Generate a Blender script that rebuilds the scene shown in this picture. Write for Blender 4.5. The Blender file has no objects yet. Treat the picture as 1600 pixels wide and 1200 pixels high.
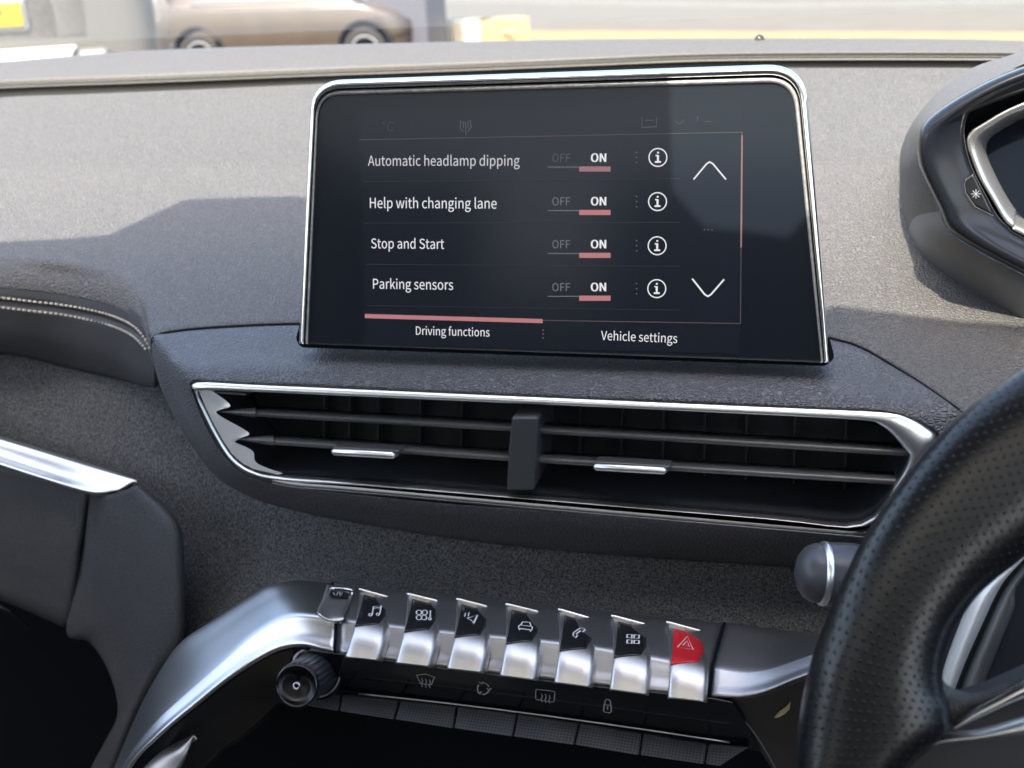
import bpy, bmesh, math, random
from mathutils import Vector, Matrix
random.seed(7)
SC = bpy.context.scene
COL = SC.collection
R = math.radians
# ------------------------------------------------------------------ camera, light, exposure
FPX = 1900.0                       # focal length in photo pixels (1600 wide)
YAW, PITCH, ROLL = R(16), R(20.5), R(3.1)
CAM = Vector((0, 0, 1.25))
EXPO = 2.45
cam = bpy.data.objects.new('camera', bpy.data.cameras.new('camera'))
COL.objects.link(cam)
CR = Matrix.Rotation(YAW, 3, 'Z') @ Matrix.Rotation(R(90) - PITCH, 3, 'X') @ Matrix.Rotation(-ROLL, 3, 'Z')
cam.matrix_world = Matrix.Translation(CAM) @ CR.to_4x4()
cam.data.sensor_width = 36; cam.data.lens = FPX / 1600 * 36
cam.data.clip_start = .02; cam.data.clip_end = 900
cam.data.dof.use_dof = True; cam.data.dof.focus_distance = .57; cam.data.dof.aperture_fstop = 15
SC.camera = cam
SUN_EL = R(52)
SUN_AZ = R(-5)
SUN_TO = Vector((math.sin(SUN_AZ) * math.cos(SUN_EL), -math.cos(SUN_AZ) * math.cos(SUN_EL), math.sin(SUN_EL)))
w = bpy.data.worlds.new('World'); SC.world = w; w.use_nodes = True
nt = w.node_tree; bg = nt.nodes['Background']; sky = nt.nodes.new('ShaderNodeTexSky')
sky.sky_type = 'NISHITA'; sky.sun_disc = False; sky.sun_elevation = SUN_EL
sky.sun_rotation = math.atan2(SUN_TO.x, SUN_TO.y)
sky.dust_density = 4.0; sky.ozone_density = .4; sky.air_density = 1.0
nt.links.new(sky.outputs[0], bg.inputs[0]); bg.inputs[1].default_value = .15
sl = bpy.data.lights.new('sun', 'SUN'); so = bpy.data.objects.new('sun', sl); COL.objects.link(so)
sl.energy = 2.0; sl.angle = R(.53); sl.color = (1, .93, .82)
so.rotation_euler = SUN_TO.to_track_quat('Z', 'Y').to_euler()
SC.view_settings.view_transform = 'Standard'; SC.view_settings.look = 'None'
SC.view_settings.exposure = EXPO; SC.view_settings.gamma = 1
SC.render.engine = 'CYCLES'; SC.cycles.use_denoising = True
SC.cycles.max_bounces = 10; SC.cycles.transparent_max_bounces = 16
SC.cycles.caustics_reflective = False; SC.cycles.sample_clamp_indirect = 6

# ------------------------------------------------------------------ rays: where a sight line meets a real plane of the car
def ray(px, py):
    return (CR @ Vector(((px - 800) / FPX, -(py - 600) / FPX, -1))).normalized()
def P(px, py, Y):
    d = ray(px, py); return CAM + d * (Y / d.y)
def hit(px, py, o, n):
    d = ray(px, py); return CAM + d * ((o - CAM).dot(n) / d.dot(n))
SL = .042
def gz(y): return -SL * y
def ground(px, py):
    return hit(px, py, Vector((0, 0, 0)), Vector((0, SL, 1)).normalized())
TO = P(800, 104, 1.0); TA = R(15); TN = Vector((0, -math.sin(TA), math.cos(TA)))
def T(px, py): return hit(px, py, TO, TN)
def V(p):      # (px,py,Y) or Vector
    return p if isinstance(p, Vector) else P(*p)

# ------------------------------------------------------------------ materials
MATS = {}
FONT = None
try:
    import os
    FONT = bpy.data.fonts.load(os.path.join(bpy.utils.resource_path('LOCAL'), 'datafiles', 'fonts', 'Noto Sans CJK Regular.woff2'))
except Exception:
    FONT = None
def lin(c):
    return tuple(((x / 255 + .055) / 1.055) ** 2.4 if x / 255 > .04045 else x / 255 / 12.92 for x in c)
def mat(name, col, rough=.5, metal=0, spec=.5, coat=0, coat_rough=.05, noise=None, bump=None, vor=None, emis=None, speck=None):
    """noise=(scale,amount) colour mottling; bump=(scale,strength,dist); vor=(scale,strength,dist) pebble grain; speck=(scale,stretch,lo,hi)"""
    m = bpy.data.materials.new(name); m.use_nodes = True; n = m.node_tree.nodes; l = m.node_tree.links
    b = n['Principled BSDF']
    b.inputs['Base Color'].default_value = (*col, 1); b.inputs['Roughness'].default_value = rough
    b.inputs['Metallic'].default_value = metal; b.inputs['Specular IOR Level'].default_value = spec
    b.inputs['Coat Weight'].default_value = coat; b.inputs['Coat Roughness'].default_value = coat_rough
    tc = n.new('ShaderNodeTexCoord')
    if noise or speck:
        t = n.new('ShaderNodeTexNoise'); r = n.new('ShaderNodeMapRange')
        if speck:
            mp = n.new('ShaderNodeMapping'); mp.inputs['Scale'].default_value = speck[1]
            l.new(tc.outputs['Object'], mp.inputs[0]); l.new(mp.outputs[0], t.inputs[0])
            t.inputs['Scale'].default_value = speck[0]; t.inputs['Detail'].default_value = 3
            r.inputs[1].default_value = .36; r.inputs[2].default_value = .66
            r.inputs[3].default_value = speck[2]; r.inputs[4].default_value = speck[3]
        else:
            l.new(tc.outputs['Object'], t.inputs[0]); t.inputs['Scale'].default_value = noise[0]; t.inputs['Detail'].default_value = 6
            r.inputs[1].default_value = .3; r.inputs[2].default_value = .7
            r.inputs[3].default_value = 1 - noise[1]; r.inputs[4].default_value = 1 + noise[1]
        mx = n.new('ShaderNodeVectorMath'); mx.operation = 'SCALE'; mx.inputs[0].default_value = col
        l.new(t.outputs[0], r.inputs[0]); l.new(r.outputs[0], mx.inputs['Scale']); l.new(mx.outputs[0], b.inputs['Base Color'])
    last = None
    if vor:
        t = n.new('ShaderNodeTexVoronoi'); t.feature = 'DISTANCE_TO_EDGE'; t.inputs['Scale'].default_value = vor[0]
        mp = n.new('ShaderNodeMapping'); mp.inputs['Scale'].default_value = vor[3] if len(vor) > 3 else (1, 1, 1)
        l.new(tc.outputs['Object'], mp.inputs[0]); l.new(mp.outputs[0], t.inputs[0])
        r = n.new('ShaderNodeMapRange'); r.inputs[1].default_value = 0; r.inputs[2].default_value = .3
        r.interpolation_type = 'SMOOTHSTEP'
        bp = n.new('ShaderNodeBump'); bp.inputs['Strength'].default_value = vor[1]; bp.inputs['Distance'].default_value = vor[2]
        l.new(t.outputs['Distance'], r.inputs[0]); l.new(r.outputs[0], bp.inputs['Height']); last = bp
    if bump:
        t = n.new('ShaderNodeTexNoise'); t.inputs['Scale'].default_value = bump[0]; t.inputs['Detail'].default_value = 5
        l.new(tc.outputs['Object'], t.inputs[0])
        bp = n.new('ShaderNodeBump'); bp.inputs['Strength'].default_value = bump[1]; bp.inputs['Distance'].default_value = bump[2]
        l.new(t.outputs[0], bp.inputs['Height'])
        if last: l.new(last.outputs[0], bp.inputs['Normal'])
        last = bp
    if last: l.new(last.outputs[0], b.inputs['Normal'])
    if emis:
        b.inputs['Emission Color'].default_value = (*emis[0], 1); b.inputs['Emission Strength'].default_value = emis[1]
    MATS[name] = m; return m
def glow(name, rgb, k=1.0):      # a lit screen element: emission chosen for this exposure
    return mat(name, (.01, .01, .01), .4, emis=(lin(rgb), k / 2 ** EXPO))

M_top = mat('grained dash plastic', (.093, .088, .082), .6, vor=(470, .9, .0008), speck=(650, (1, 1, 1), .78, 1.26))
M_pad = mat('pebbled soft pad', (.088, .09, .096), .46, vor=(400, 1, .0008, (1, 1.3, 1.5)), noise=(14, .04))
M_leather = mat('smooth dark leather', (.035, .036, .038), .55, vor=(700, .3, .0004), noise=(30, .1))
M_fabric = mat('heather grey fabric', (.070, .073, .075), .9, vor=(900, .6, .0005), speck=(950, (1, 1, .55), .35, 1.9), bump=(1300, .6, .0006))
M_slot = mat('haze lifted black', (.0042, .0056, .008), .9, 0, .1)  # blue lift in the black stands in for lens haze
M_dark = mat('matt black plastic', (.006, .007, .008), .55, bump=(1500, .1, .0002))
M_vent = mat('dark vent plastic', (.022, .026, .032), .42)
M_chrome = mat('satin chrome', (.86, .87, .86), .34, 1, bump=(60, .03, .0004))
M_chromeh = mat('bright chrome', (.85, .86, .86), .09, 1)
M_lip = mat('worn grey lip', (.35, .35, .34), .4, .6, noise=(400, .25))
M_silver = mat('brushed silver plastic', (.54, .55, .55), .33, 1, noise=(25, .06), bump=(900, .05, .0002))
M_key = mat('satin silver key', (.66, .645, .62), .4, 1, noise=(90, .05), bump=(1200, .05, .0001))
M_gun = mat('dark gloss gunmetal', (.42, .425, .435), .42, 1, noise=(50, .08), bump=(500, .04, .0002))
M_piano = mat('piano black', (.004, .005, .007), .1, 0, .6, noise=(60, .2))
M_glass = mat('screen glass', (.008, .011, .016), .15, 0, .42, bump=(300, .01, .0001))
M_glove = mat('fine grained glovebox plastic', (.062, .066, .07), .52, vor=(560, .9, .0006, (1, 1, 2.4)), noise=(12, .12))
M_hood = mat('gloss black hood', (.010, .012, .016), .2, 0, .28, bump=(30, .02, .0005))
M_hoodgrey = mat('smooth grey plastic', (.17, .165, .16), .5, noise=(30, .06))
M_red = mat('red hazard plastic', (.55, .02, .03), .35)
M_icon = mat('white print', (.75, .76, .78), .5)
M_iconred = mat('pale pink print', (.8, .5, .5), .5)
M_icondim = mat('grey print', (.3, .31, .33), .5)
M_thread = mat('beige thread', (.5, .44, .36), .8)
M_headliner = mat('pale headliner cloth', (.62, .6, .56), .9, noise=(200, .05))
M_seat = mat('grey seat cloth', (.12, .115, .11), .9, noise=(100, .2))
M_carpaint = mat('black car body', (.03, .03, .032), .3, 0, .5, 1)
M_warm = mat('tan patch', (.35, .27, .15), .5)

# perforated leather: holes on a UV grid
def perforated():
    m = mat('perforated black leather', (.02, .02, .021), .3, 0, .5)
    n = m.node_tree.nodes; l = m.node_tree.links; b = n['Principled BSDF']
    uv = n.new('ShaderNodeUVMap'); sep = n.new('ShaderNodeSeparateXYZ'); l.new(uv.outputs[0], sep.inputs[0])
    def mth(op, a, bb=None, c=None):
        x = n.new('ShaderNodeMath'); x.operation = op
        for i, q in enumerate((a, bb, c)):
            if q is None: continue
            if isinstance(q, (int, float)): x.inputs[i].default_value = q
            else: l.new(q, x.inputs[i])
        return x.outputs[0]
    v = sep.outputs[1]; row = mth('FLOOR', v); odd = mth('MODULO', row, 2.0)
    u = mth('ADD', sep.outputs[0], mth('MULTIPLY', odd, .5))
    fu = mth('SUBTRACT', mth('FRACT', u), .5); fv = mth('SUBTRACT', mth('FRACT', v), .5)
    d = mth('SQRT', mth('ADD', mth('MULTIPLY', fu, fu), mth('MULTIPLY', fv, fv)))
    r = n.new('ShaderNodeMapRange'); r.interpolation_type = 'SMOOTHSTEP'
    r.inputs[1].default_value = .07; r.inputs[2].default_value = .21; l.new(d, r.inputs[0])
    nz = n.new('ShaderNodeTexNoise'); nz.inputs['Scale'].default_value = 500; tc = n.new('ShaderNodeTexCoord'); l.new(tc.outputs['Object'], nz.inputs[0])
    hgt = mth('ADD', r.outputs[0], mth('MULTIPLY', nz.outputs[0], .12))
    bp = n.new('ShaderNodeBump'); bp.inputs['Strength'].default_value = 1; bp.inputs['Distance'].default_value = .0007
    l.new(hgt, bp.inputs['Height']); l.new(bp.outputs[0], b.inputs['Normal'])
    mx = n.new('ShaderNodeVectorMath'); mx.operation = 'SCALE'; mx.inputs[0].default_value = (.005, .0052, .0056)
    l.new(mth('MULTIPLY_ADD', r.outputs[0], .8, .2), mx.inputs['Scale']); l.new(mx.outputs[0], b.inputs['Base Color'])
    return m
M_perf = perforated()
def hatch():
    m = mat('hatched rubber', (.05, .053, .056), .5)
    n = m.node_tree.nodes; l = m.node_tree.links; b = n['Principled BSDF']
    uv = n.new('ShaderNodeUVMap'); sep = n.new('ShaderNodeSeparateXYZ'); l.new(uv.outputs[0], sep.inputs[0])
    outs = []
    for i in (0, 1):
        f = n.new('ShaderNodeMath'); f.operation = 'FRACT'; l.new(sep.outputs[i], f.inputs[0])
        c = n.new('ShaderNodeMath'); c.operation = 'COMPARE'; c.inputs[1].default_value = .5; c.inputs[2].default_value = .27; l.new(f.outputs[0], c.inputs[0]); outs.append(c.outputs[0])
    a = n.new('ShaderNodeMath'); a.operation = 'MULTIPLY'; l.new(outs[0], a.inputs[0]); l.new(outs[1], a.inputs[1])
    inv = n.new('ShaderNodeMath'); inv.operation = 'MULTIPLY_ADD'; inv.inputs[1].default_value = -.85; inv.inputs[2].default_value = 1; l.new(a.outputs[0], inv.inputs[0])
    mx = n.new('ShaderNodeVectorMath'); mx.operation = 'SCALE'; mx.inputs[0].default_value = (.04, .043, .047)
    l.new(inv.outputs[0], mx.inputs['Scale']); l.new(mx.outputs[0], b.inputs['Base Color'])
    bp = n.new('ShaderNodeBump'); bp.inputs['Distance'].default_value = .0006; l.new(inv.outputs[0], bp.inputs['Height']); l.new(bp.outputs[0], b.inputs['Normal'])
    return m
M_hatch = hatch()

# ------------------------------------------------------------------ object helpers
def link(name, me, m=None, parent=None):
    o = bpy.data.objects.new(name, me); COL.objects.link(o)
    if m is not None and me is not None: me.materials.append(m)
    if parent is not None: o.parent = parent
    return o
def tag(o, label=None, cat=None, group=None, kind=None):
    if label: o['label'] = label
    if cat: o['category'] = cat
    if group: o['group'] = group
    if kind: o['kind'] = kind
    return o
def thing(name, label, cat, group=None):
    return tag(link(name, None), label, cat, group)
def cr(p0, p1, p2, p3, t):
    return .5 * ((2 * p1) + (p2 - p0) * t + (2 * p0 - 5 * p1 + 4 * p2 - p3) * t * t + (3 * p1 - p0 - 3 * p2 + p3) * t ** 3)
def spl(pts, k, closed=False):
    pts = [V(p) for p in pts]; n = len(pts); out = []
    seg = n if closed else n - 1
    for i in range(seg):
        g = lambda j: pts[j % n] if closed else pts[max(0, min(n - 1, j))]
        for s in range(k): out.append(cr(g(i - 1), g(i), g(i + 1), g(i + 2), s / k))
    if not closed: out.append(pts[-1])
    return out
def facecam(me):
    s = sum(((CAM - f.center).dot(f.normal) * f.area for f in me.polygons))
    if s < 0: me.flip_normals()
def grid(name, rows, m, parent=None, closed=False, solid=0, smooth=True, uvs=None, flip=True):
    nr, nc = len(rows), len(rows[0]); vs = [tuple(p) for r in rows for p in r]; fs = []; fu = []
    for i in range(nr - 1):
        for j in range(nc if closed else nc - 1):
            j2 = (j + 1) % nc
            fs.append((i * nc + j, i * nc + j2, (i + 1) * nc + j2, (i + 1) * nc + j))
            if uvs: fu += [(uvs[0] * j, uvs[1] * i), (uvs[0] * (j + 1), uvs[1] * i), (uvs[0] * (j + 1), uvs[1] * (i + 1)), (uvs[0] * j, uvs[1] * (i + 1))]
    me = bpy.data.meshes.new(name); me.from_pydata(vs, [], fs)
    if uvs:
        ul = me.uv_layers.new(name='UVMap')
        for k, q in enumerate(fu): ul.data[k].uv = q
    me.update()
    if flip: facecam(me)
    if smooth: me.shade_smooth()
    o = link(name, me, m, parent)
    if solid:
        s = o.modifiers.new('solid', 'SOLIDIFY'); s.thickness = solid; s.offset = -1
    return o
def loft(name, rows, m, parent=None, ku=6, kv=5, closed=False, solid=.003, lin_u=False):
    R1 = [spl(r, ku, closed) if not lin_u else linsub(r, ku) for r in rows]
    cols = [spl([r[j] for r in R1], kv) for j in range(len(R1[0]))]
    return grid(name, [[c[i] for c in cols] for i in range(len(cols[0]))], m, parent, closed, solid)
def grow(rows, a=1.5, b=0):
    out = []
    for r in rows:
        r = [V(p) for p in r]
        if a: r = [r[0] + (r[0] - r[1]) * a] + r
        if b: r = r + [r[-1] + (r[-1] - r[-2]) * b]
        out.append(r)
    return out
def linsub(r, k):
    r = [V(p) for p in r]; out = []
    for i in range(len(r) - 1):
        for s in range(k): out.append(r[i].lerp(r[i + 1], s / k))
    return out + [r[-1]]
def prism(name, pts, dvec, m, parent=None, bevel=0, seg=2, uv=None):
    """solid with front outline pts, pushed along dvec"""
    pts = [V(p) for p in pts]; n = len(pts)
    vs = [tuple(p) for p in pts] + [tuple(p + dvec) for p in pts]
    fs = [tuple(range(n)), tuple(range(2 * n - 1, n - 1, -1))] + [(i, i + n, (i + 1) % n + n, (i + 1) % n) for i in range(n)]
    me = bpy.data.meshes.new(name); me.from_pydata(vs, [], fs)
    bm = bmesh.new(); bm.from_mesh(me); bmesh.ops.recalc_face_normals(bm, faces=bm.faces); bm.to_mesh(me); bm.free()
    if uv:
        o0, ux, uy = uv; ul = me.uv_layers.new(name='UVMap')
        for lp in me.loops:
            d = me.vertices[lp.vertex_index].co - o0; ul.data[lp.index].uv = (d.dot(ux), d.dot(uy))
    o = link(name, me, m, parent)
    if bevel:
        b = o.modifiers.new('bevel', 'BEVEL'); b.width = bevel; b.segments = seg; b.limit_method = 'ANGLE'; b.harden_normals = True
        me.shade_smooth() if seg > 1 else None
    return o
def tube(name, pts, r, m, parent=None, k=1, closed=False, sides=8, ell=None):
    pts = spl(pts, k, closed) if k > 1 else [V(p) for p in pts]; n = len(pts); rows = []
    for i, p in enumerate(pts):
        a = pts[(i - 1) % n] if closed or i else p; b = pts[(i + 1) % n] if closed or i < n - 1 else p
        t = (b - a).normalized(); x = t.cross(Vector((0, -1, .3))).normalized(); y = x.cross(t)
        rr = r[i * (len(r) - 1) // max(1, n - 1)] if isinstance(r, (list, tuple)) else r
        rows.append([p + x * (math.cos(q) * rr) + y * (math.sin(q) * rr) for q in [2 * math.pi * s / sides for s in range(sides)]])
    if closed: rows.append(rows[0])
    else: rows = [[pts[0]] * sides] + rows + [[pts[-1]] * sides]
    return grid(name, rows, m, parent, True, flip=False)
def box(name, lo, hi, m, parent=None, bevel=0):
    pts = [Vector((lo[0], lo[1], lo[2])), Vector((hi[0], lo[1], lo[2])), Vector((hi[0], lo[1], hi[2])), Vector((lo[0], lo[1], hi[2]))]
    return prism(name, pts, Vector((0, hi[1] - lo[1], 0)), m, parent, bevel)
def lathe(name, o, axis, prof, m, parent=None, seg=32, up=Vector((0, 0, 1)), fn=None):
    axis = axis.normalized(); x = axis.cross(up).normalized(); y = x.cross(axis); rows = []
    for (t, r) in prof:
        rows.append([o + axis * t + (x * math.cos(a) + y * math.sin(a)) * (r * (fn(a, t) if fn else 1)) for a in [2 * math.pi * s / seg for s in range(seg)]])
    return grid(name, rows, m, parent, True, flip=False)
class Plane:
    def __init__(s, o, u, v):
        s.o, s.u, s.v = o, u.normalized(), v.normalized(); s.n = s.u.cross(s.v).normalized()
        if s.n.dot(CAM - o) < 0: s.n = -s.n
    def at(s, px, py, lift=0): return hit(px, py, s.o + s.n * lift, s.n)
def strokes(name, pl, lines, wpx, m, parent=None, lift=.0004, closed=False):
    """thin raised strips following polylines (photo points on plane pl), width in photo px"""
    vs, fs = [], []
    for ln in lines:
        c = len(ln) > 2 and ln[0] == ln[-1]; pts = ln[:-1] if c else ln; n = len(pts); base = len(vs)
        q = [pl.at(x, y, lift) for x, y in pts]; wd = (pl.at(pts[0][0] + 1, pts[0][1], lift) - q[0]).length * wpx / 2
        for i in range(n):
            a = q[(i - 1) % n] if (c or i) else q[i]; b = q[(i + 1) % n] if (c or i < n - 1) else q[i]
            t = (b - a).normalized(); s = t.cross(pl.n).normalized() * wd
            if c or 0 < i < n - 1:
                d1 = (q[i] - a).normalized(); d2 = (b - q[i]).normalized(); cs = max(.4, math.sqrt(max(0, (1 + d1.dot(d2)) / 2))); s /= max(cs, .62)
            e = Vector((0, 0, 0)) if c else (t * wd * .5 * (-1 if i == 0 else 1 if i == n - 1 else 0))
            vs += [q[i] + s + e, q[i] - s + e]
        for i in range(n if c else n - 1):
            j = (i + 1) % n; fs.append((base + 2 * i, base + 2 * i + 1, base + 2 * j + 1, base + 2 * j))
    me = bpy.data.meshes.new(name); me.from_pydata([tuple(v) for v in vs], [], fs); me.update(); facecam(me)
    return link(name, me, m, parent)
def poly(name, pl, pts, m, parent=None, lift=.0004):
    me = bpy.data.meshes.new(name); me.from_pydata([tuple(pl.at(x, y, lift)) for x, y in pts], [], [tuple(range(len(pts)))]); me.update(); facecam(me)
    return link(name, me, m, parent)
def circ(cx, cy, rx, ry=None, a0=0, a1=360, n=20):
    ry = ry or rx
    r = [(cx + rx * math.cos(R(a0 + (a1 - a0) * i / n)), cy - ry * math.sin(R(a0 + (a1 - a0) * i / n))) for i in range(n + 1)]
    if abs(a1 - a0) >= 360: r[-1] = r[0]
    return r
def text(name, s, pl, x0, y0, x1, y1, m, parent=None, lift=.0005, bold=0, hscale=1.0):
    """lettering whose baseline runs from photo point (x0,y0) to (x1,y1) on plane pl"""
    cu = bpy.data.curves.new(name, 'FONT'); cu.body = s; cu.offset = bold
    if FONT: cu.font = FONT
    cu.offset = 0 if FONT else bold; cu.resolution_u = 3
    t = bpy.data.objects.new('tmp', cu); COL.objects.link(t)
    me = bpy.data.meshes.new_from_object(t.evaluated_get(bpy.context.evaluated_depsgraph_get()))
    bpy.data.objects.remove(t); bpy.data.curves.remove(cu)
    xs = [v.co.x for v in me.vertices]; a, b = min(xs), max(xs)
    q0, q1 = pl.at(x0, y0, lift), pl.at(x1, y1, lift); d = (q1 - q0); k = d.length / (b - a); d.normalize()
    up = d.cross(pl.n); up = up if up.z > 0 else -up
    for v in me.vertices: v.co = q0 + d * ((v.co.x - a) * k) + up * (v.co.y * k * hscale)
    if bold > .02 and FONT:
        bm = bmesh.new(); bm.from_mesh(me)
        fs0 = bm.faces[:]
        for dx in (.025,):
            g = bmesh.ops.duplicate(bm, geom=fs0)
            for v in [e for e in g['geom'] if isinstance(e, bmesh.types.BMVert)]: v.co += d * (dx * k) + pl.n * (dx * .004)
        bm.to_mesh(me); bm.free()
    me.update(); facecam(me); me.materials.clear()
    return link(name, me, m, parent)
def rloop(corners, radii, k=8):
    """rounded loop from corner Vectors"""
    out = []; n = len(corners)
    for i in range(n):
        p, a, b = corners[i], corners[i - 1], corners[(i + 1) % n]
        u, v = (a - p).normalized(), (b - p).normalized(); r = radii[i]
        for s in range(k + 1):
            t = s / k; q0, q1 = p + u * r, p + v * r
            out.append((1 - t) ** 2 * q0 + 2 * t * (1 - t) * p + t * t * q1)
    return out

def lerp2(a, b, t): return (a[0] + (b[0] - a[0]) * t, a[1] + (b[1] - a[1]) * t)
# ------------------------------------------------------------------ dashboard
dash = thing('dashboard', 'long grey car dashboard with pebbled pad, stitched leather strip and woven fabric panel', 'dashboard')
XC = [-720, -260, 0, 100, 180, 222, 236, 262, 330, 470, 700, 900, 1100, 1300, 1400, 1500, 1640, 1950, 2300]
YL = [350, 382, 402, 412, 430, 466, 522, 516, 509, 503, 503, 506, 512, 526, 571, 638, 745, 905, 1080]
def ip(xs, ys, x):
    for i in range(len(xs) - 1):
        if x <= xs[i + 1] or i == len(xs) - 2:
            t = (x - xs[i]) / (xs[i + 1] - xs[i]); return ys[i] + (ys[i + 1] - ys[i]) * t
ex, ey = [-300, 0, 100, 200, 300, 450, 600, 800, 950, 1250, 1500, 1600, 1950], [125, 99, 91, 83, 78, 74, 71, 66, 65, 64, 66, 69, 78]
gx, gt, gb = [-300, 0, 150, 300, 500, 700, 950, 1100, 1250, 1500, 1950], [150, 133, 128, 122, 114, 107, 97, 91, 89, 89, 92], [170, 149, 143, 137, 128, 120, 109, 104, 103, 103, 107]
XG = [-740, -280, -100, 60, 200, 350, 500, 700, 900, 1100, 1300, 1500, 1700, 1930, 2250]
far = [T(x, ip(ex, ey, x)) for x in XG]; gtop = [T(x, ip(gx, gt, x)) for x in XG]
loft('windscreen_ledge', [[p + Vector((0, .03, -.06)) for p in far], [p + Vector((0, .008, -.008)) for p in far], [a.lerp(b, .12) for a, b in zip(far, gtop)],
     [a.lerp(b, .6) for a, b in zip(far, gtop)], [a.lerp(b, .97) for a, b in zip(far, gtop)], gtop, [p + Vector((0, .0005, -.0012)) for p in gtop]], mat('smooth ledge plastic', (.085, .081, .076), .6, bump=(900, .3, .0002), speck=(500, (1, 1, 1), .88, 1.12)), dash, 4, 3)
gbot = [T(x, ip(gx, gb, x) + 4) for x in XG]
M_slotl = mat('slot shade', (.034, .031, .028), .8)  # dark colour stands in for the shade inside the groove
loft('slot_wall', [[p + Vector((0, .0009, -.0010)) for p in gtop], [p + Vector((0, .003, -.02)) for p in gtop]], M_slotl, dash, 4, 2, solid=0)
loft('demister_slot', [[p + Vector((0, .03, -.012)) for p in gtop], [p + Vector((0, -.01, -.012)) for p in gbot]], M_slotl, dash, 4, 2)
# stitched leather strip on the left
xs = [-220, 0, 100, 180, 220, 242]
ROWS_ = [[372, 388, 398, 414, 450, 498], [384, 402, 412, 430, 466, 512], [398, 417, 427, 447, 480, 524], [416, 434, 444, 465, 494, 534], [436, 450, 461, 480, 506, 544], [449, 464, 476, 496, 520, 552],
      [456, 471, 483, 502, 526, 556], [464, 479, 491, 509, 533, 561], [476, 492, 505, 524, 546, 570], [505, 520, 538, 560, 580, 590], [532, 552, 574, 592, 602, 606]]
YY = [None, None, .6765, .6715, .669, .6685, .6715, .668, .668, .672, .688]
rws = []
for i, yy in enumerate(ROWS_):
    if YY[i] is None: rws.append([T(x, y) + Vector((0, .002 - .002 * i, -.004 + .004 * i)) for x, y in zip(xs, yy)])
    else: rws.append([P(x, y, YY[i] - .058 * max(0, (x - 100) / 142) ** 2) for x, y in zip(xs, yy)])
rows = []
for f in (0, .03, .12, .3, .5, .7, .85, .95, 1):
    rows.append([T(x, (ip(gx, gb, x) + 3) * (1 - f) + y * f) for x, y in zip(XC, YL)])
for k in (2, 3, 4):
    rr_ = []
    for x, p in zip(XC, rows[8]):
        if x <= 223: rr_.append(P(x, ip(xs, ROWS_[k], x), YY[k] - .058 * max(0, (x - 100) / 142) ** 2))
        elif x < 240: rr_.append(P(x, 527 + (k - 1) * 6, .602))
        else: rr_.append(p + Vector((0, .002, -.003)) * (k - 1))
    rows.append(rr_)
rows = [[p + Vector((0, .0012, -.006)) for p in rows[0]]] + rows
loft('top_panel', rows, M_top, dash, 4, 4, solid=.003)
loft('leather_strip', grow([[p + Vector((0, .002, .004)) for p in rws[4]]] + [[p + Vector((0, .0004, 0)) for p in rws[4]]] + rws[5:]), M_leather, dash, 6, 4)
for xl, yl in (([-20, 0, 50, 100, 150, 190, 213, 228, 237], [463, 465, 471, 477, 486, 499, 513, 531, 548]), ([-20, 0, 50, 100, 150, 180, 205, 222, 232], [478, 480, 486, 492, 502, 511, 523, 538, 552])):
    pts = spl([P(x, y, .6672 - .058 * max(0, (x - 100) / 142) ** 2) for x, y in zip(xl, yl)], 300)
    L = 0; step = .0040; nxt = 0; start = None; first = None
    for a, b in zip(pts, pts[1:]):
        L += (b - a).length
        if start is None and L >= nxt: start = a
        if start is not None and L >= nxt + .0022:
            o = tube('stitch', [start + Vector((0, -.0002, 0)), (start + b) / 2 + Vector((0, -.0007, .0002)), b + Vector((0, -.0002, 0))], .0008, M_thread, dash, sides=6); nxt += step; start = None
# centre pad: a ring round the air vent
SP = [ # outer(px,py) , inner(px,py)
 ((238, 531), (303, 597)), ((264, 521), (350, 599)), ((332, 514), (410, 602)), ((470, 508), (490, 605)), ((700, 508), (700, 615)), ((900, 511), (900, 624)), ((1100, 517), (1100, 632)),
 ((1300, 531), (1270, 640)), ((1400, 576), (1380, 644)), ((1500, 643), (1440, 661)), ((1600, 730), (1468, 688)), ((1590, 840), (1440, 745)), ((1500, 900), (1362, 826)),
 ((1250, 886), (1200, 824)), ((900, 862), (900, 800)), ((700, 840), (700, 786)), ((560, 817), (560, 772)), ((470, 800), (465, 762)), ((400, 780), (412, 751)), ((345, 750), (374, 735)), ((305, 705), (343, 700)), ((272, 650), (322, 662)), ((246, 590), (305, 620))]
VY = .562
def padring():
    rr = [[], [], [], [], [], [], []]
    for i, (o, n) in enumerate(SP):
        up = i <= 9
        if up: O = T(*o); Yo = O.y
        else: Yo = .60; O = P(o[0], o[1], Yo)
        if i in (10, 11, 12): O = P(o[0], o[1], .585)
        f = lambda t: (o[0] + (n[0] - o[0]) * t, o[1] + (n[1] - o[1]) * t)
        rr[0].append(O + (Vector((0, .004, -.007)) if up else Vector((0, .012, 0)))); rr[1].append(O)
        b = (.30, .72, .93, 1) if up else (.3, .62, .88, .98)
        ks = (.35, .66, .90)
        for k, (t, yb) in enumerate(zip(ks, (.42, .8, .97))): rr[2 + k].append(P(*f(t), Yo + (VY - .002 - Yo) * yb))
        rr[5].append(P(*f(.985), VY - .001)); rr[6].append(P(*f(1.02), VY + .008))
    return rr
loft('centre_pad', padring(), M_pad, dash, 5, 3, closed=True, solid=0)
tube('gap_line', [P(248, 580, .60), P(241, 552, .606), T(237, 533) + Vector((0, 0, .0004)), T(243, 524), T(262, 518)] + [T(x, y + 1.5) for x, y in zip(XC[8:16], YL[8:16])], .00045, M_dark, dash, 4)
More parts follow.
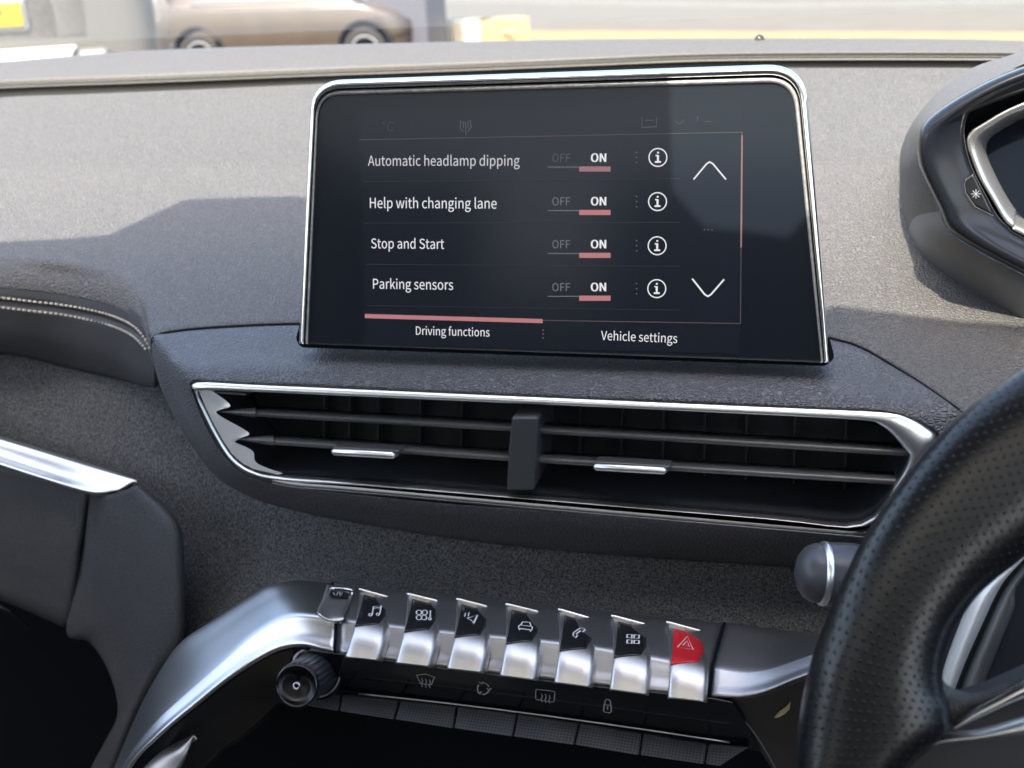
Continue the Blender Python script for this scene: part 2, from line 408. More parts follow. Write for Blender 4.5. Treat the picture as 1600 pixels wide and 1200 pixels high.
prism('gap_lining', [T(x, y) + Vector((0, .01, -.009)) for x, y in zip(XC[5:16], YL[5:16])] + [P(x, y, .60) + Vector((0, .02, -.02)) for x, y in ((1400, 640), (900, 560), (330, 560))], Vector((0, .004, -.004)), M_slot, dash)
# fabric
loft('fabric_panel', grow([
 [(-260, 480, .74), (0, 535, .725), (250, 585, .67), (500, 690, .625), (900, 790, .622), (1450, 850, .62)],
 [(-260, 600, .715), (0, 640, .70), (250, 700, .65), (500, 790, .618), (900, 852, .612), (1450, 900, .612)],
 [(-260, 740, .70), (0, 770, .68), (250, 850, .625), (500, 870, .60), (900, 910, .595), (1450, 950, .595)],
 [(-260, 830, .69), (0, 880, .66), (250, 1008, .59), (500, 930, .575), (900, 975, .572), (1450, 1025, .565)]], 1.2, .3), M_fabric, dash, 8, 6)
# glove box side
GY = lambda x: .66 - .00025 * x
glove = thing('glove_box', 'dark grey glove box lid below a satin silver trim strip', 'glove box')
loft('lid', grow([[P(x, y + 0, GY(x) + .012) for x, y in ((-200, 660), (-60, 705), (60, 738), (134, 764))], [P(x, y, GY(x)) for x, y in ((-200, 690), (-60, 722), (60, 752), (133, 776))],
             [P(x, y, GY(x) - .012) for x, y in ((-200, 770), (-60, 800), (50, 830), (122, 850))], [P(x, y, GY(x) - .006) for x, y in ((-200, 850), (-60, 885), (40, 918), (112, 935))],
             [P(x, y, GY(x) + .003) for x, y in ((-200, 872), (-60, 910), (35, 945), (105, 974))], [P(x, y, GY(x) + .03) for x, y in ((-200, 875), (-60, 915), (35, 952), (103, 982))]]), M_glove, glove, 5, 5)
def sdp(x, y, d=0): return P(x, y, .622 + d - .0003 * (x - 130))
loft('side_panel', [[sdp(*p, .02) for p in ((140, 772), (125, 860), (106, 985), (140, 1004), (170, 1050), (184, 1112), (163, 1160), (140, 1205), (110, 1290))],
                    [sdp(*p) for p in ((146, 776), (128, 862), (110, 980), (146, 998), (175, 1046), (189, 1110), (169, 1158), (146, 1205), (116, 1290))],
                    [sdp(*p, -.008) for p in ((175, 773), (180, 845), (190, 930), (207, 975), (215, 1020), (212, 1075), (190, 1130), (160, 1205), (128, 1290))],
                    [sdp(*p, -.010) for p in ((205, 762), (245, 830), (258, 900), (262, 960), (255, 1010), (236, 1050), (208, 1110), (170, 1205), (138, 1290))],
                    [sdp(*p, -.002) for p in ((216, 757), (272, 815), (283, 880), (285, 950), (283, 1003), (250, 1052), (214, 1118), (177, 1207), (144, 1290))],
                    [sdp(*p, .02) for p in ((220, 757), (277, 813), (288, 880), (289, 950), (287, 1000), (254, 1052), (218, 1118), (181, 1207), (148, 1290))]], M_glove, glove, 6, 4)
loft('trim_strip', grow([[(-220, 604, .665), (-60, 662, .655), (60, 700, .64), (150, 728, .625), (212, 749, .615)],
                    [(-220, 612, .655), (-60, 668, .645), (60, 706, .632), (150, 733, .618), (213, 751, .612)],
                    [(-220, 640, .648), (-60, 690, .64), (60, 730, .627), (140, 752, .613), (200, 758, .610)],
                    [(-220, 655, .638), (-60, 705, .63), (60, 744, .617), (140, 768, .606), (185, 767, .608)],
                    [(-220, 663, .642), (-60, 712, .634), (60, 749, .621), (145, 773, .61), (183, 770, .612)]]), mat('silver dash trim', (.74, .74, .71), .38, 1, noise=(30, .04)), glove, 6, 4, solid=.004)
# dark well below the glove box and the console
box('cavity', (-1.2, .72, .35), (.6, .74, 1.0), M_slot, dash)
tube('cavity_edge', [(-60, 920, .66), (0, 948, .66), (25, 962, .665), (45, 980, .68)], .0012, M_dark, glove, 4)

# ------------------------------------------------------------------ touchscreen
SA = R(13.2)
SPL = Plane(P(880, 548, .578), Vector((1, 0, 0)), Vector((0, math.sin(SA), math.cos(SA))))
ts = thing('touchscreen', 'chrome framed touchscreen showing a driving functions menu', 'touchscreen')
outc = [(467, 537), (487, 126), (1257, 99), (1296, 567)]; inc = [(481, 537.5), (498, 150), (1238, 129), (1283, 566.5)]
ro = [.001, .018, .018, .001]; ri = [.001, .012, .012, .001]
def sloop(f, lift):
    c = [SPL.at(a[0] + (b[0] - a[0]) * f, a[1] + (b[1] - a[1]) * f, lift) for a, b in zip(outc, inc)]
    return rloop(c, [a + (b - a) * f for a, b in zip(ro, ri)], 10)
back = [p - SPL.n * .02 + (SPL.o - p) * .02 for p in sloop(0, 0)]
grid('frame', [back, [p - SPL.n * .004 for p in sloop(-.02, 0)], sloop(.0, .0015), sloop(.12, .0032), sloop(.28, .0042), sloop(.44, .0038), sloop(.55, .0022), sloop(.58, -.001)], M_chromeh, ts, True)
grid('inner_lip', [sloop(.66, -.001), sloop(.7, .0014), sloop(.82, .0018), sloop(.95, .0012), sloop(1.0, .0001)], M_lip, ts, True)
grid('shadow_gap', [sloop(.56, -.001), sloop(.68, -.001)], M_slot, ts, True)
prism('glass', sloop(1.02, 0), -SPL.n * .004, M_glass, ts)
prism('rear_case', [p - SPL.n * .005 + (SPL.o - p) * .03 for p in sloop(0, 0)], -SPL.n * .016, M_dark, ts, .002)
lo = rloop([SPL.at(*p, -.001) for p in ((462, 530), (470, 500), (1296, 528), (1304, 560), (1290, 572), (470, 543))], [.002] * 6, 3)
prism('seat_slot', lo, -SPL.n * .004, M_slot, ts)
D_t = glow('display white', (232, 232, 236), 1.0); D_t2 = glow('display soft white', (205, 205, 210)); D_off = glow('display grey', (112, 112, 120))
D_row = glow('display row line', (22, 24, 31)); D_dim = glow('display faint', (74, 76, 84)); D_pk = glow('display pink', (180, 116, 118)); D_pk2 = glow('display dusky pink', (150, 108, 112)); D_ln = glow('display pink line', (78, 64, 68)); D_vd = glow('display very faint', (46, 50, 58))
M_panel = mat('lit display black', (.008, .011, .016), .15, 0, .42, emis=(lin((30, 32, 42)), .22 / 2 ** EXPO))
poly('display_panel', SPL, [(560, 172), (1161, 158), (1156, 553), (571, 538)], M_panel, ts, .0002)
for s, a, bcol in (("Automatic headlamp dipping", (575, 259, 812, 259), D_t2), ("Help with changing lane", (578, 325, 776, 326), D_t), ("Stop and Start", (580, 388, 694, 389), D_t), ("Parking sensors", (583, 451, 708, 453), D_t),
                  ("Driving functions", (650, 523, 765, 526), D_t), ("Vehicle settings", (939, 531, 1058, 536), D_t)):
    text('menu_text', s, SPL, *a, bcol, ts, bold=.008, hscale=1.16)
for i, (yb, yc) in enumerate(((253, 246), (321, 315), (388, 384), (455, 451))):
    text('off_text', 'OFF', SPL, 863, yb, 891, yb, D_dim if i == 0 else D_off, ts, hscale=1.05)
    text('on_text', 'ON', SPL, 923, yb, 946, yb, D_t, ts, bold=.035, hscale=1.0)
    strokes('toggle_line', SPL, [[(856, yb + 8), (905, yb + 8)]], 1.2, D_off, ts)
    poly('toggle_bar', SPL, [(905, yb + 7), (954, yb + 7), (954, yb + 15), (905, yb + 15)], D_pk2 if i == 0 else D_pk, ts)
    strokes('divider_dots', SPL, [[(994, yc + d), (995.4, yc + d)] for d in (-8, 0, 8)], 1.6, D_off, ts)
    cx = 1028 - i * .6
    strokes('info_icon', SPL, [circ(cx, yc, 14, n=28)], 1.8, D_t, ts)
    strokes('info_letter', SPL, [[(cx - 3, yc - 3), (cx, yc - 3), (cx, yc + 7)], [(cx - 4, yc + 7), (cx + 4, yc + 7)], [(cx - .6, yc - 7.5), (cx + 1, yc - 7.5)]], 2.6, D_t, ts)
    if i < 4: strokes('row_line', SPL, [[(568 + i * 2, 284 + 65 * i - i * .5), (1062, 279 + 68.5 * i)]], .8, D_row, ts)
strokes('up_arrow', SPL, [[(1084, 280), (1104, 256), (1109, 253), (1114, 256), (1134, 280)]], 2.3, D_t, ts)
strokes('down_arrow', SPL, [[(1082, 436), (1101, 460), (1106, 463), (1111, 460), (1131, 437)]], 2.6, D_t, ts)
strokes('ellipsis', SPL, [[(x, 359), (x + 1.3, 359)] for x in (1100, 1106, 1112)], 1.5, D_off, ts)
strokes('top_rule', SPL, [[(562, 218.5), (1160, 206.5)]], 1.0, D_ln, ts); strokes('side_rule', SPL, [[(1159.5, 207), (1157, 505)]], 1.4, D_ln, ts)
strokes('scroll_bar', SPL, [[(1159.5, 212), (1158, 386)]], 2.6, D_pk2, ts, .0006)
poly('active_tab_bar', SPL, [(570, 490.5), (848, 498.5), (848, 505), (570, 497)], D_pk, ts); strokes('tab_rule', SPL, [[(848, 500.5), (1157, 505.5)]], 1.4, D_ln, ts)
strokes('tab_dots', SPL, [[(848, y), (849.4, y)] for y in (516, 522, 528)], 1.6, D_off, ts)
text('temperature_text', '°C', SPL, 598, 205, 615, 205, D_vd, ts)
strokes('fan_icon', SPL, [[(720, 188), (719, 200), (724, 206)], [(727, 190), (728, 210)], [(735, 188), (736, 199), (731, 206)], [(723.5, 190), (724, 200)], [(731, 190), (731.5, 200)]], 1.6, D_dim, ts)
strokes('corner_icon', SPL, [[(1003, 183), (1003, 199), (1026, 198), (1026, 183)], [(1008, 188), (1020, 188)]], 1.2, D_dim, ts)
strokes('clock_icon', SPL, [[(1055, 189), (1062, 194), (1069, 187)], [(1090, 190), (1090, 182)], [(1102, 190), (1112, 190)]], 1.0, D_vd, ts)

def proj(p):
    q = CR.transposed() @ (p - CAM); return (800 - q.x / q.z * FPX, 600 + q.y / q.z * FPX)
# ------------------------------------------------------------------ air vent
av = thing('air_vent', 'wide chrome edged centre air vent with horizontal slats below the touchscreen', 'air vent')
VO = [(302, 597), (400, 601), (600, 610), (900, 623), (1200, 636), (1380, 644), (1425, 653), (1450, 668), (1466, 686), (1450, 715), (1410, 765), (1356, 824), (1200, 812), (860, 784), (560, 760), (460, 756), (418, 750), (394, 743), (374, 733), (357, 719), (341, 695), (326, 667), (312, 638), (304, 614)]
VI = [(320, 609), (402, 611), (600, 620), (900, 633), (1200, 647), (1345, 655), (1375, 664), (1396, 681), (1414, 703), (1420, 715), (1400, 755), (1345, 817), (1200, 807), (860, 779), (560, 753), (462, 746), (417, 741), (396, 735), (379, 726), (363, 712), (348, 690), (333, 663), (320, 636), (311, 615)]
vo = [P(x, y, VY - .003) for x, y in VO]; vi = [P(x, y, VY - .001) for x, y in VI]
def spc(p): return spl(p, 4, True)
vo, vi = spc(vo), spc(vi)
fwd = Vector((0, -1, 0))
grid('frame', [[p - fwd * .008 for p in vo], [p - fwd * .003 for p in vo], [a.lerp(b, .3) + fwd * .0003 for a, b in zip(vo, vi)], [a.lerp(b, .65) + fwd * .0018 for a, b in zip(vo, vi)], [a.lerp(b, .9) + fwd * .002 for a, b in zip(vo, vi)], vi, [p - fwd * .006 for p in vi]], M_chrome, av, True)
# second thin line under the lower edge
lowb = [(425, 754), (462, 761), (560, 769), (860, 796), (1200, 826), (1350, 839)]
loft('lower_lip', [[P(x, y - 7, VY) for x, y in lowb], [P(x, y - 2, VY - .001) for x, y in lowb], [P(x, y, VY - .003) for x, y in lowb], [P(x, y + 2.5, VY) for x, y in lowb]], M_gun, av, 5, 3, solid=0)
dl = [Vector((-.004, .003, -.001)) if proj(p)[0] < 430 and proj(p)[1] > 603 else Vector((0, .002, 0)) for p in vi]
duct = [p - fwd * .05 + d for p, d in zip(vi, dl)]
grid('duct', [[p + d for p, d in zip(vi, dl)], duct], M_vent, av, True, flip=False)
prism('duct_back', [p + Vector((0, .048, 0)) for p in vi], Vector((0, .003, 0)), M_dark, av)
def slat(name, a, b, dep=.011, th=.0038, y0=VY + .004, m=M_vent, tilt=-.12):
    A, B = P(*a, y0), P(*b, y0); rows = []
    prof = [(0, -.5), (-.12, -.2), (-.15, .15), (-.05, .42), (.15, .52), (1, .38), (1, -.3), (.15, -.52), (0, -.5)]
    rows = [[q + Vector((0, t * dep, z * th + t * dep * tilt)) for q in (A, A.lerp(B, .25), A.lerp(B, .5), A.lerp(B, .75), B)] for t, z in prof]
    return grid(name, rows, m, av, flip=False)
M_slat = mat('slat plastic', (.07, .073, .076), .3, 0, .7)
slat('slat', (396, 646), (800, 669), m=M_slat); slat('slat', (838, 672), (1425, 708), m=M_slat)
slat('slat', (424, 690), (800, 716), m=M_slat); slat('slat', (836, 718), (1410, 753), m=M_slat)
slat('slat', (330, 612), (386, 616), th=.002, m=M_slat)
# chrome wing with pointed slat roots
wo = [(309, 606), (320, 634), (333, 661), (348, 688), (363, 710), (379, 724), (396, 733), (440, 743)]
wi = [(332, 611), (360, 634), (338, 645), (389, 677), (362, 687), (394, 704), (402, 724), (446, 741)]
wing = []
def cr2(L, k, t):
    g = lambda j: L[max(0, min(len(L) - 1, j))]
    return tuple(cr(g(k - 1)[c], g(k)[c], g(k + 1)[c], g(k + 2)[c], t) for c in (0, 1))
for k in range(len(wo) - 1):
    for q in range(8):
        (x0, y0), (x1, y1) = lerp2(wo[k], wo[k + 1], q / 8), cr2(wi, k, q / 8)
        wing.append([P(x0 + (x1 - x0) * t, y0 + (y1 - y0) * t, VY - .0014 + .0062 * (max(0, (x1 - x0) * t) / 50) ** 1.8) for t in (0, .12, .25, .4, .55, .7, .85, 1)])
grid('chrome_wing', wing, mat('satin silver trim', (.86, .86, .84), .3, .45), av)
for tipx, tipy, ex_, ey_ in ((335, 643, 399, 646), (360, 685, 427, 690)):
    A = P(tipx, tipy, VY + .0015); B1, B2, B3 = P(ex_, ey_ - 9, VY + .004), P(ex_, ey_ + 1, VY + .001), P(ex_, ey_ + 7, VY + .004)
    rows = [[A.lerp(q, t) + Vector((0, 0, 0)) for q in (B1 + Vector((0, .006, -.002)), B1, B2, B3, B3 + Vector((0, .006, 0)))] for t in (0, .1, .3, .6, 1)]
    grid('slat_root', rows, M_slat, av)
prism('centre_divider', [P(x, y, VY - .006) for x, y in ((799, 652), (841, 652), (838, 700), (834, 767), (791, 767), (794, 700))], Vector((0, .04, 0)), mat('divider plastic', (.045, .048, .05), .42), av, .0016, 3)
for q in (((517, 699), (621, 705), (619, 717), (516, 712)), ((926, 722), (1045, 729), (1042, 741), (925, 736))):
    sl_ = prism('slider_tab', [P(x, y, VY - .004) for x, y in ((q[0][0] + 3, q[0][1] - 1), (q[1][0] + 3, q[1][1] - 1), (q[2][0] + 2, q[2][1] - 2), (q[3][0] + 2, q[3][1] - 2))], Vector((0, .010, -.001)), M_slat, av, .0012, 3)
    qa, qb = P((q[0][0] + q[3][0]) / 2 + 5, (q[0][1] + q[3][1]) / 2, VY - .006), P((q[1][0] + q[2][0]) / 2 - 5, (q[1][1] + q[2][1]) / 2, VY - .006)
    tube('chrome_edge', [qa + (qa - qb).normalized() * .0012, qa.lerp(qb, .01), qa.lerp(qb, .5), qa.lerp(qb, .99), qb + (qb - qa).normalized() * .0012], [.0008, .0021, .0021, .0021, .0008], M_chrome, sl_, sides=16)
for x in (505, 545, 590, 655, 720, 905, 970, 1035, 1100, 1165, 1240, 1320):
    a, b = P(x, 612 + (x - 500) * .044, VY + .04), P(x - 3, 762 + (x - 560) * .08, VY + .04)
    prism('deflector_blade', [a, a + Vector((.0012, 0, 0)), b + Vector((.0012, 0, 0)), b], Vector((0, .006, 0)), M_vent, av)

# ------------------------------------------------------------------ console: silver arch and key bank
con = thing('centre_console', 'silver arched console frame with glossy black lower fascia', 'console')
YA, YC, YD = .560, .522, .509
A_ = [(1460, 1010, YA), (1274, 990, YA), (1132, 974, YA), (900, 950, YA), (700, 929, YA), (520, 911, YA), (470, 907, .557), (425, 913, .553), (390, 932, .55), (340, 964, .545), (283, 1003, .54), (247, 1053, .532), (214, 1115, .52), (177, 1203, .505), (140, 1295, .49)]
C_ = [(1460, 960, .522), (1267, 1022, YC), (1184, 1046, YC), (1113, 1041, YC), (900, 1006, YC), (700, 986, YC), (526, 966, YC), (480, 960, YC), (440, 966, .522), (398, 990, .519), (345, 1034, .511), (290, 1082, .502), (238, 1132, .492), (188, 1200, .482), (150, 1300, .466)]
D_ = [(1460, 985, .512), (1259, 1056, .51), (1180, 1086, YD), (1108, 1088, YD), (900, 1066, YD), (700, 1043, YD), (524, 1019, YD), (478, 1010, .511), (440, 1014, .512), (405, 1030, .51), (355, 1062, .503), (305, 1102, .495), (252, 1146, .486), (198, 1204, .477), (160, 1300, .463)]
def resamp(r, segs):
    out = []
    k = 12; full = spl([V(p) for p in r], k)
    for a, b, n in segs:
        s = full[a * k:b * k + 1]; L = [0]
        for p, q in zip(s, s[1:]): L.append(L[-1] + (q - p).length)
        j = 0
        for i in range(n):
            t = L[-1] * i / (n - 1)
            while j < len(L) - 2 and L[j + 1] < t: j += 1
            if out and i == 0: continue
            out.append(s[j].lerp(s[j + 1], (t - L[j]) / max(1e-9, L[j + 1] - L[j])))
    return out
def arch_row(r, iR, iL): return resamp(r, [(0, iR, 25), (iR, iL, 35), (iL, len(r) - 1, 45)])
rA, rC, rD = arch_row(A_, 2, 5), arch_row(C_, 3, 6), arch_row(D_, 3, 6); NC = len(rA)
mixr = lambda a, b, t, l=0: [p.lerp(q, t) + Vector((0, -l * .4, l)) for p, q in zip(a, b)]
ra = [[p + Vector((0, .004, -.006)) for p in rA], rA, mixr(rA, rC, .4, .0006), mixr(rA, rC, .82, .0004), rC, mixr(rC, rD, .22, .0004), mixr(rC, rD, .6, .0003), rD, [p + Vector((0, .012, -.006)) for p in rD]]
cols = [spl([r[j] for r in ra], 6) for j in range(NC)]
NR = len(cols[0]); ARCH = [[c[i] for c in cols] for i in range(NR)]
jr, jl = 24, 58
for nm, a, b, m in (('right_arch', 0, jr, M_gun), ('key_bed', jr, jl, M_gun), ('left_arch', jl, NC - 1, M_silver)):
    rws = [[r[j] for j in range(a, b + 1)] for r in ARCH]
    if nm == 'key_bed': rws = [[p + Vector((0, .0008, -.0008)) for p in r] for r in rws]
    grid(nm, rws, m, con, solid=.0015)
for j in (jr, jl): tube('seam', [r[j] + Vector((0, -.0002, .0002)) for r in ARCH[6:43]], .0007, M_slot, con)
# the darker underside of the left arch, black inner wall and the second silver flare
U0 = [(528, 1022, .512), (478, 1013, .513), (438, 1018, .514), (403, 1034, .512), (355, 1066, .505), (305, 1106, .497), (252, 1150, .488), (198, 1208, .479), (160, 1303, .465)]
U1 = [(528, 1050, .525), (490, 1040, .53), (450, 1044, .53), (420, 1062, .528), (390, 1088, .52), (350, 1118, .512), (308, 1146, .503), (262, 1200, .493), (220, 1300, .478)]
U2 = [(528, 1100, .54), (500, 1090, .545), (470, 1085, .545), (440, 1100, .54), (415, 1125, .535), (385, 1150, .53), (345, 1180, .52), (310, 1230, .51), (270, 1330, .49)]
loft('arch_underside', [U0, [P(*[(a + b) / 2 for a, b in zip(p, q)]) for p, q in zip(U0, U1)], U1, U2], mat('underside black', (.006, .007, .009), .35, 0, .2), con, 5, 4)
loft('arch_flare', [[(304, 1147, .497), (275, 1160, .494), (240, 1178, .49), (205, 1200, .486), (175, 1245, .476)], [(302, 1150, .494), (280, 1172, .489), (255, 1190, .486), (225, 1215, .481), (190, 1260, .472)],
                    [(298, 1165, .492), (290, 1180, .488), (276, 1205, .484), (255, 1240, .478), (230, 1290, .47)]], M_gun, con, 5, 4)
tube('arch_inner_line', [(400, 1112, .53), (370, 1130, .528), (345, 1155, .522), (328, 1180, .518), (318, 1210, .512)], .0007, M_dark, con, 4)
# black fascia with printed icons
FPL = Plane(P(820, 1085, .511), P(1110, 1092, .511) - P(530, 1022, .511), Vector((0, -.25, 1)))
prism('fascia', [FPL.at(x, y) for x, y in ((482, 1016), (528, 1022), (700, 1046), (900, 1070), (1115, 1092), (1145, 1098), (1160, 1120), (1190, 1175), (1150, 1168), (1000, 1140), (800, 1112), (560, 1082), (478, 1072))], Vector((0, .012, 0)), M_piano, con, .0008)
tube('fascia_edge', [(560, 1084, .508), (700, 1099, .508), (850, 1118, .508), (1000, 1139, .508), (1140, 1160, .508)], .0005, M_gun, con, 4)
ws = [(651, 1055), (679, 1058), (673, 1071), (668, 1073), (659, 1071), (657, 1067), (651, 1055)]
ws = [(651, 1055), (665, 1053), (679, 1058), (674, 1070), (657, 1068), (651, 1055)]
wav = lambda x, y: [(x, y), (x + 1.5, y + 4), (x - .5, y + 9), (x + 1, y + 13)]
strokes('windscreen_demist_icon', FPL, [ws, wav(659, 1060), wav(665, 1061), wav(671, 1062)], 1.3, M_icondim, con)
strokes('recirculation_icon', FPL, [circ(755, 1076, 9, 9, 20, 110), circ(755, 1076, 9, 9, 140, 230), circ(755, 1076, 9, 9, 260, 350)] + [[(755 + 9 * math.cos(R(a)) - 3, 1076 - 9 * math.sin(R(a)) - 2), (755 + 9 * math.cos(R(a)), 1076 - 9 * math.sin(R(a)) + 1), (755 + 9 * math.cos(R(a)) + 3, 1076 - 9 * math.sin(R(a)) - 2)] for a in (110, 230, 350)], 2, M_icondim, con)
strokes('rear_demist_icon', FPL, [[(837, 1080), (838, 1077), (865, 1080), (867, 1082), (866, 1095), (864, 1097), (838, 1093), (837, 1091), (837, 1080)], wav(846, 1084), wav(852, 1085), wav(858, 1086)], 1.4, M_icondim, con)
strokes('lock_icon', FPL, [[(944, 1101), (955, 1102.5), (955, 1112), (952, 1114), (946, 1113), (943, 1111), (944, 1101)], [(945.5, 1101), (945, 1096), (947.5, 1092.5), (951.5, 1093), (954, 1096.5), (954, 1102)], [(949.5, 1104), (949.2, 1109)]], 1.7, M_icondim, con)
# right flank of the console below the arch
loft('flank', [[(1112, 1088, .511), (1180, 1088, .512), (1259, 1058, .512), (1460, 990, .514)], [(1140, 1110, .513), (1200, 1120, .515), (1270, 1110, .517), (1460, 1080, .52)],
               [(1172, 1150, .515), (1220, 1165, .52), (1290, 1170, .522), (1460, 1150, .525)], [(1225, 1230, .52), (1260, 1240, .522), (1330, 1250, .525), (1460, 1250, .53)]], mat('brown black plastic', (.03, .028, .026), .4), con, 5, 5)
prism('tan_patch', [P(x, y, .5125) for x, y in ((1210, 1122), (1216, 1114), (1228, 1106), (1235, 1098), (1234, 1108), (1226, 1116), (1216, 1121))], Vector((0, .001, 0)), M_warm, con)  # small tan patch on the dark flank
tube('flank_line', [(1142, 1100, .511), (1160, 1122, .512), (1190, 1162, .513), (1225, 1225, .514)], .0004, M_gun, con, 4)

# keys
KT = [((561, 919), (608, 932)), ((636, 926), (685, 938)), ((713, 934), (763, 947)), ((790, 942), (843, 955)), ((872, 950), (926, 966)), ((955, 960), (1011, 975)), ((1041, 970), (1099, 986))]
KB = [((537, 1027), (588, 1032)), ((616, 1036), (669, 1042)), ((696, 1045), (751, 1051)), ((779, 1056), (834, 1063)), ((864, 1067), (921, 1074)), ((951, 1078), (1010, 1086)), ((1042, 1091), (1102, 1097))]
KI = [(551, 975), (628, 984), (706, 992), (788, 1002), (870, 1013), (957, 1023), (1045, 1034)]
ICO = ['music note', 'fan and thermometer', 'compass arrow', 'car', 'telephone', 'four squares', 'hazard triangle']
M_insert = mat('black key insert', (.014, .015, .017), .22, 0, .5)
def KY(t):   # proud of the bed
    return ip([0, .08, .25, .45, .58, .75, 1], [.5535, .549, .5350, .5180, .5115, .5055, .4995], t)
for i in range(7):
    (tl, tr), (bl, br), ki = KT[i], KB[i], KI[i]
    root = thing('piano_key_switch', ('red topped silver key switch with white hazard triangle' if i == 6 else 'silver key switch with black insert and %s icon' % ICO[i]), 'switch', 'piano key switches above the lower fascia')
    ts_ = [0, .04, .1, .2, .32, .45, .53, .62, .75, .88, .97, 1]
    bow = lambda t: math.sin(math.pi * t) * 4.5       # the key sides bow to the right in the middle
    def KP(s, t, lift=0):
        l_, r_ = lerp2(tl, bl, t), lerp2(tr, br, t)
        x = l_[0] + (r_[0] - l_[0]) * s + bow(t); y = l_[1] + (r_[1] - l_[1]) * s
        y += math.sin(math.pi * t) * 0
        return P(x, y, KY(t) - lift)
    rows = []
    ss = [0, .04, .1, .3, .5, .7, .9, .96, 1]
    cr_ = lambda s: .0012 * max(0, (abs(s - .5) * 2 - .8) / .2) ** 2
    for t in ts_:
        top = [KP(s, t) + Vector((0, cr_(s), -cr_(s))) for s in ss]
        rows.append([top[0] + Vector((0, .007, -.005))] + top + [top[-1] + Vector((0, .007, -.005))])
    rows = [[p + Vector((0, .008, -.006)) for p in rows[0]]] + rows + [[p + Vector((0, .008, -.004)) for p in rows[-1]]]
    grid('paddle', rows, M_key, root)
    # insert: trapezoid on the upper face
    tI = (ki[1] - tl[1]) / (bl[1] - tl[1])
    ins = []
    for t in [j / 20 for j in range(21)]:
        tt = .07 + (tI - .05) * t
        sl0 = .18 - .14 * t; smax = .91
        t1, t2 = .50, 1.0       # right side slopes back to the left at the lower end
        sr = ip([0, .5, .8, 1], [.93, .93, .76, .06], t)
        sr = max(sr, sl0 + .01)
        ins.append([KP(sl0 + (sr - sl0) * q, tt, .0007) for q in (0, .25, .5, .75, 1)])
    grid('insert', ins, M_red if i == 6 else M_insert, root, solid=.0012)
    # chrome top edge
    tube('chrome_edge', [KP(s, .012, .001) for s in (0, .25, .5, .75, .97)], .00075, M_chromeh, root, 2)
    # icon plane: at the insert middle
    c0 = KP(.2, .12, .0016); c1 = KP(.9, .12, .0016); c2 = KP(.2, .42, .0016)
    pl = Plane(KP(.5, .27, .0019), c1 - c0, c2 - c0)
    cx, cy = lerp2(lerp2(tl, tr, .5), lerp2(bl, br, .5), .27); cx += 7; cy += 0
    if i == 0:
        ls = [[(cx - 4, cy + 7), (cx - 2, cy - 6), (cx + 10, cy - 7), (cx + 8, cy + 5)], [(cx - 1.5, cy - 3.4), (cx + 9.6, cy - 4.4)], circ(cx - 7, cy + 7, 2.4, 2, n=8), circ(cx + 5, cy + 6, 2.4, 2, n=8)]
    elif i == 1:
        ls = [circ(cx - 8, cy - 4, 4.2, 3.6, n=10), circ(cx + 1, cy - 4, 4.2, 3.6, n=10), circ(cx - 8, cy + 4, 4.2, 3.6, n=10), circ(cx, cy + 4, 4.2, 3.6, n=10), [(cx + 10, cy - 7), (cx + 9.5, cy + 3)], circ(cx + 9, cy + 6, 2, n=8)]
    elif i == 2:
        ls = [[(726, 963), (727.5, 957.5), (731.5, 963), (733, 957.5)], [(730, 966), (746, 961), (740, 974), (736.5, 969), (730, 966)]]
    elif i == 3:
        ls = [[(cx - 11, cy + 3), (cx - 10, cy - 1), (cx - 7, cy - 2), (cx - 4, cy - 7), (cx + 7, cy - 6), (cx + 9, cy), (cx + 11, cy + 1), (cx + 10, cy + 6), (cx - 11, cy + 3)], [(cx - 6, cy - 1.5), (cx + 8, cy)], [(cx - 9, cy + 3), (cx - 9, cy + 6)], [(cx + 8, cy + 5.5), (cx + 8, cy + 8)]]
    elif i == 4:
        ls = [[(cx - 9, cy + 4), (cx - 5, cy + 8), (cx - 2, cy + 4.5), (cx - 4, cy + 2), (cx + 3, cy - 3), (cx + 6, cy - 1), (cx + 10, cy - 4), (cx + 7, cy - 7), (cx + 2, cy - 7), (cx - 8, cy), (cx - 9, cy + 4)]]
    elif i == 5:
        ls = []
        for dx in (-5.5, 5.5):
            for dy in (-4.2, 4.2):
                x, y = cx + dx, cy + dy + dx * .05
                ls.append([(x - 3.8, y - 2.6), (x + 3.8, y - 2.3), (x + 3.4, y + 2.8), (x - 4.2, y + 2.4), (x - 3.8, y - 2.6)])
    else:
        ls = [[(1058.5, 1011), (1074, 994.5), (1083, 1015), (1058.5, 1011)], [(1067, 1008), (1073.5, 1001.5), (1077, 1010), (1067, 1008)]]
    strokes('icon', pl, ls, 1.5 if i == 6 else 1.8, M_iconred if i == 6 else M_icon, root, 0)
# small assist button left of the keys
sb = thing('park_assist_button', 'small square silver button with black window left of the music key', 'button')
loft('surround', [[P(x, y, Y) for x, y in L] for L, Y in ((((510, 914), (525, 915), (555, 918)), .556), (((510, 917), (525, 918), (553, 920)), .549), (((503, 938), (522, 938), (547, 939)), .5355),
     (((496, 953), (515, 955), (539, 956)), .523), (((499, 958), (515, 966), (537, 965)), .5165), (((508, 969), (520, 972), (533, 972)), .5155), (((508, 972), (520, 975), (533, 975)), .522))], M_key, sb, 3, 4, solid=.001)
prism('window', [P(x, y, Y) for x, y, Y in ((517, 920, .5455), (548, 923, .5455), (544, 934, .5365), (513, 931, .5365))], Vector((0, .001, -.001)), M_insert, sb, .0003)
tube('chrome_edge', [P(515, 919, .546), P(535, 919.5, .546), P(551, 922, .545), P(549, 929, .541)], .0006, M_chromeh, sb, 2)
pl = Plane(P(530, 928, .5395), Vector((1, 0, 0)), Vector((0, .8, .2)))
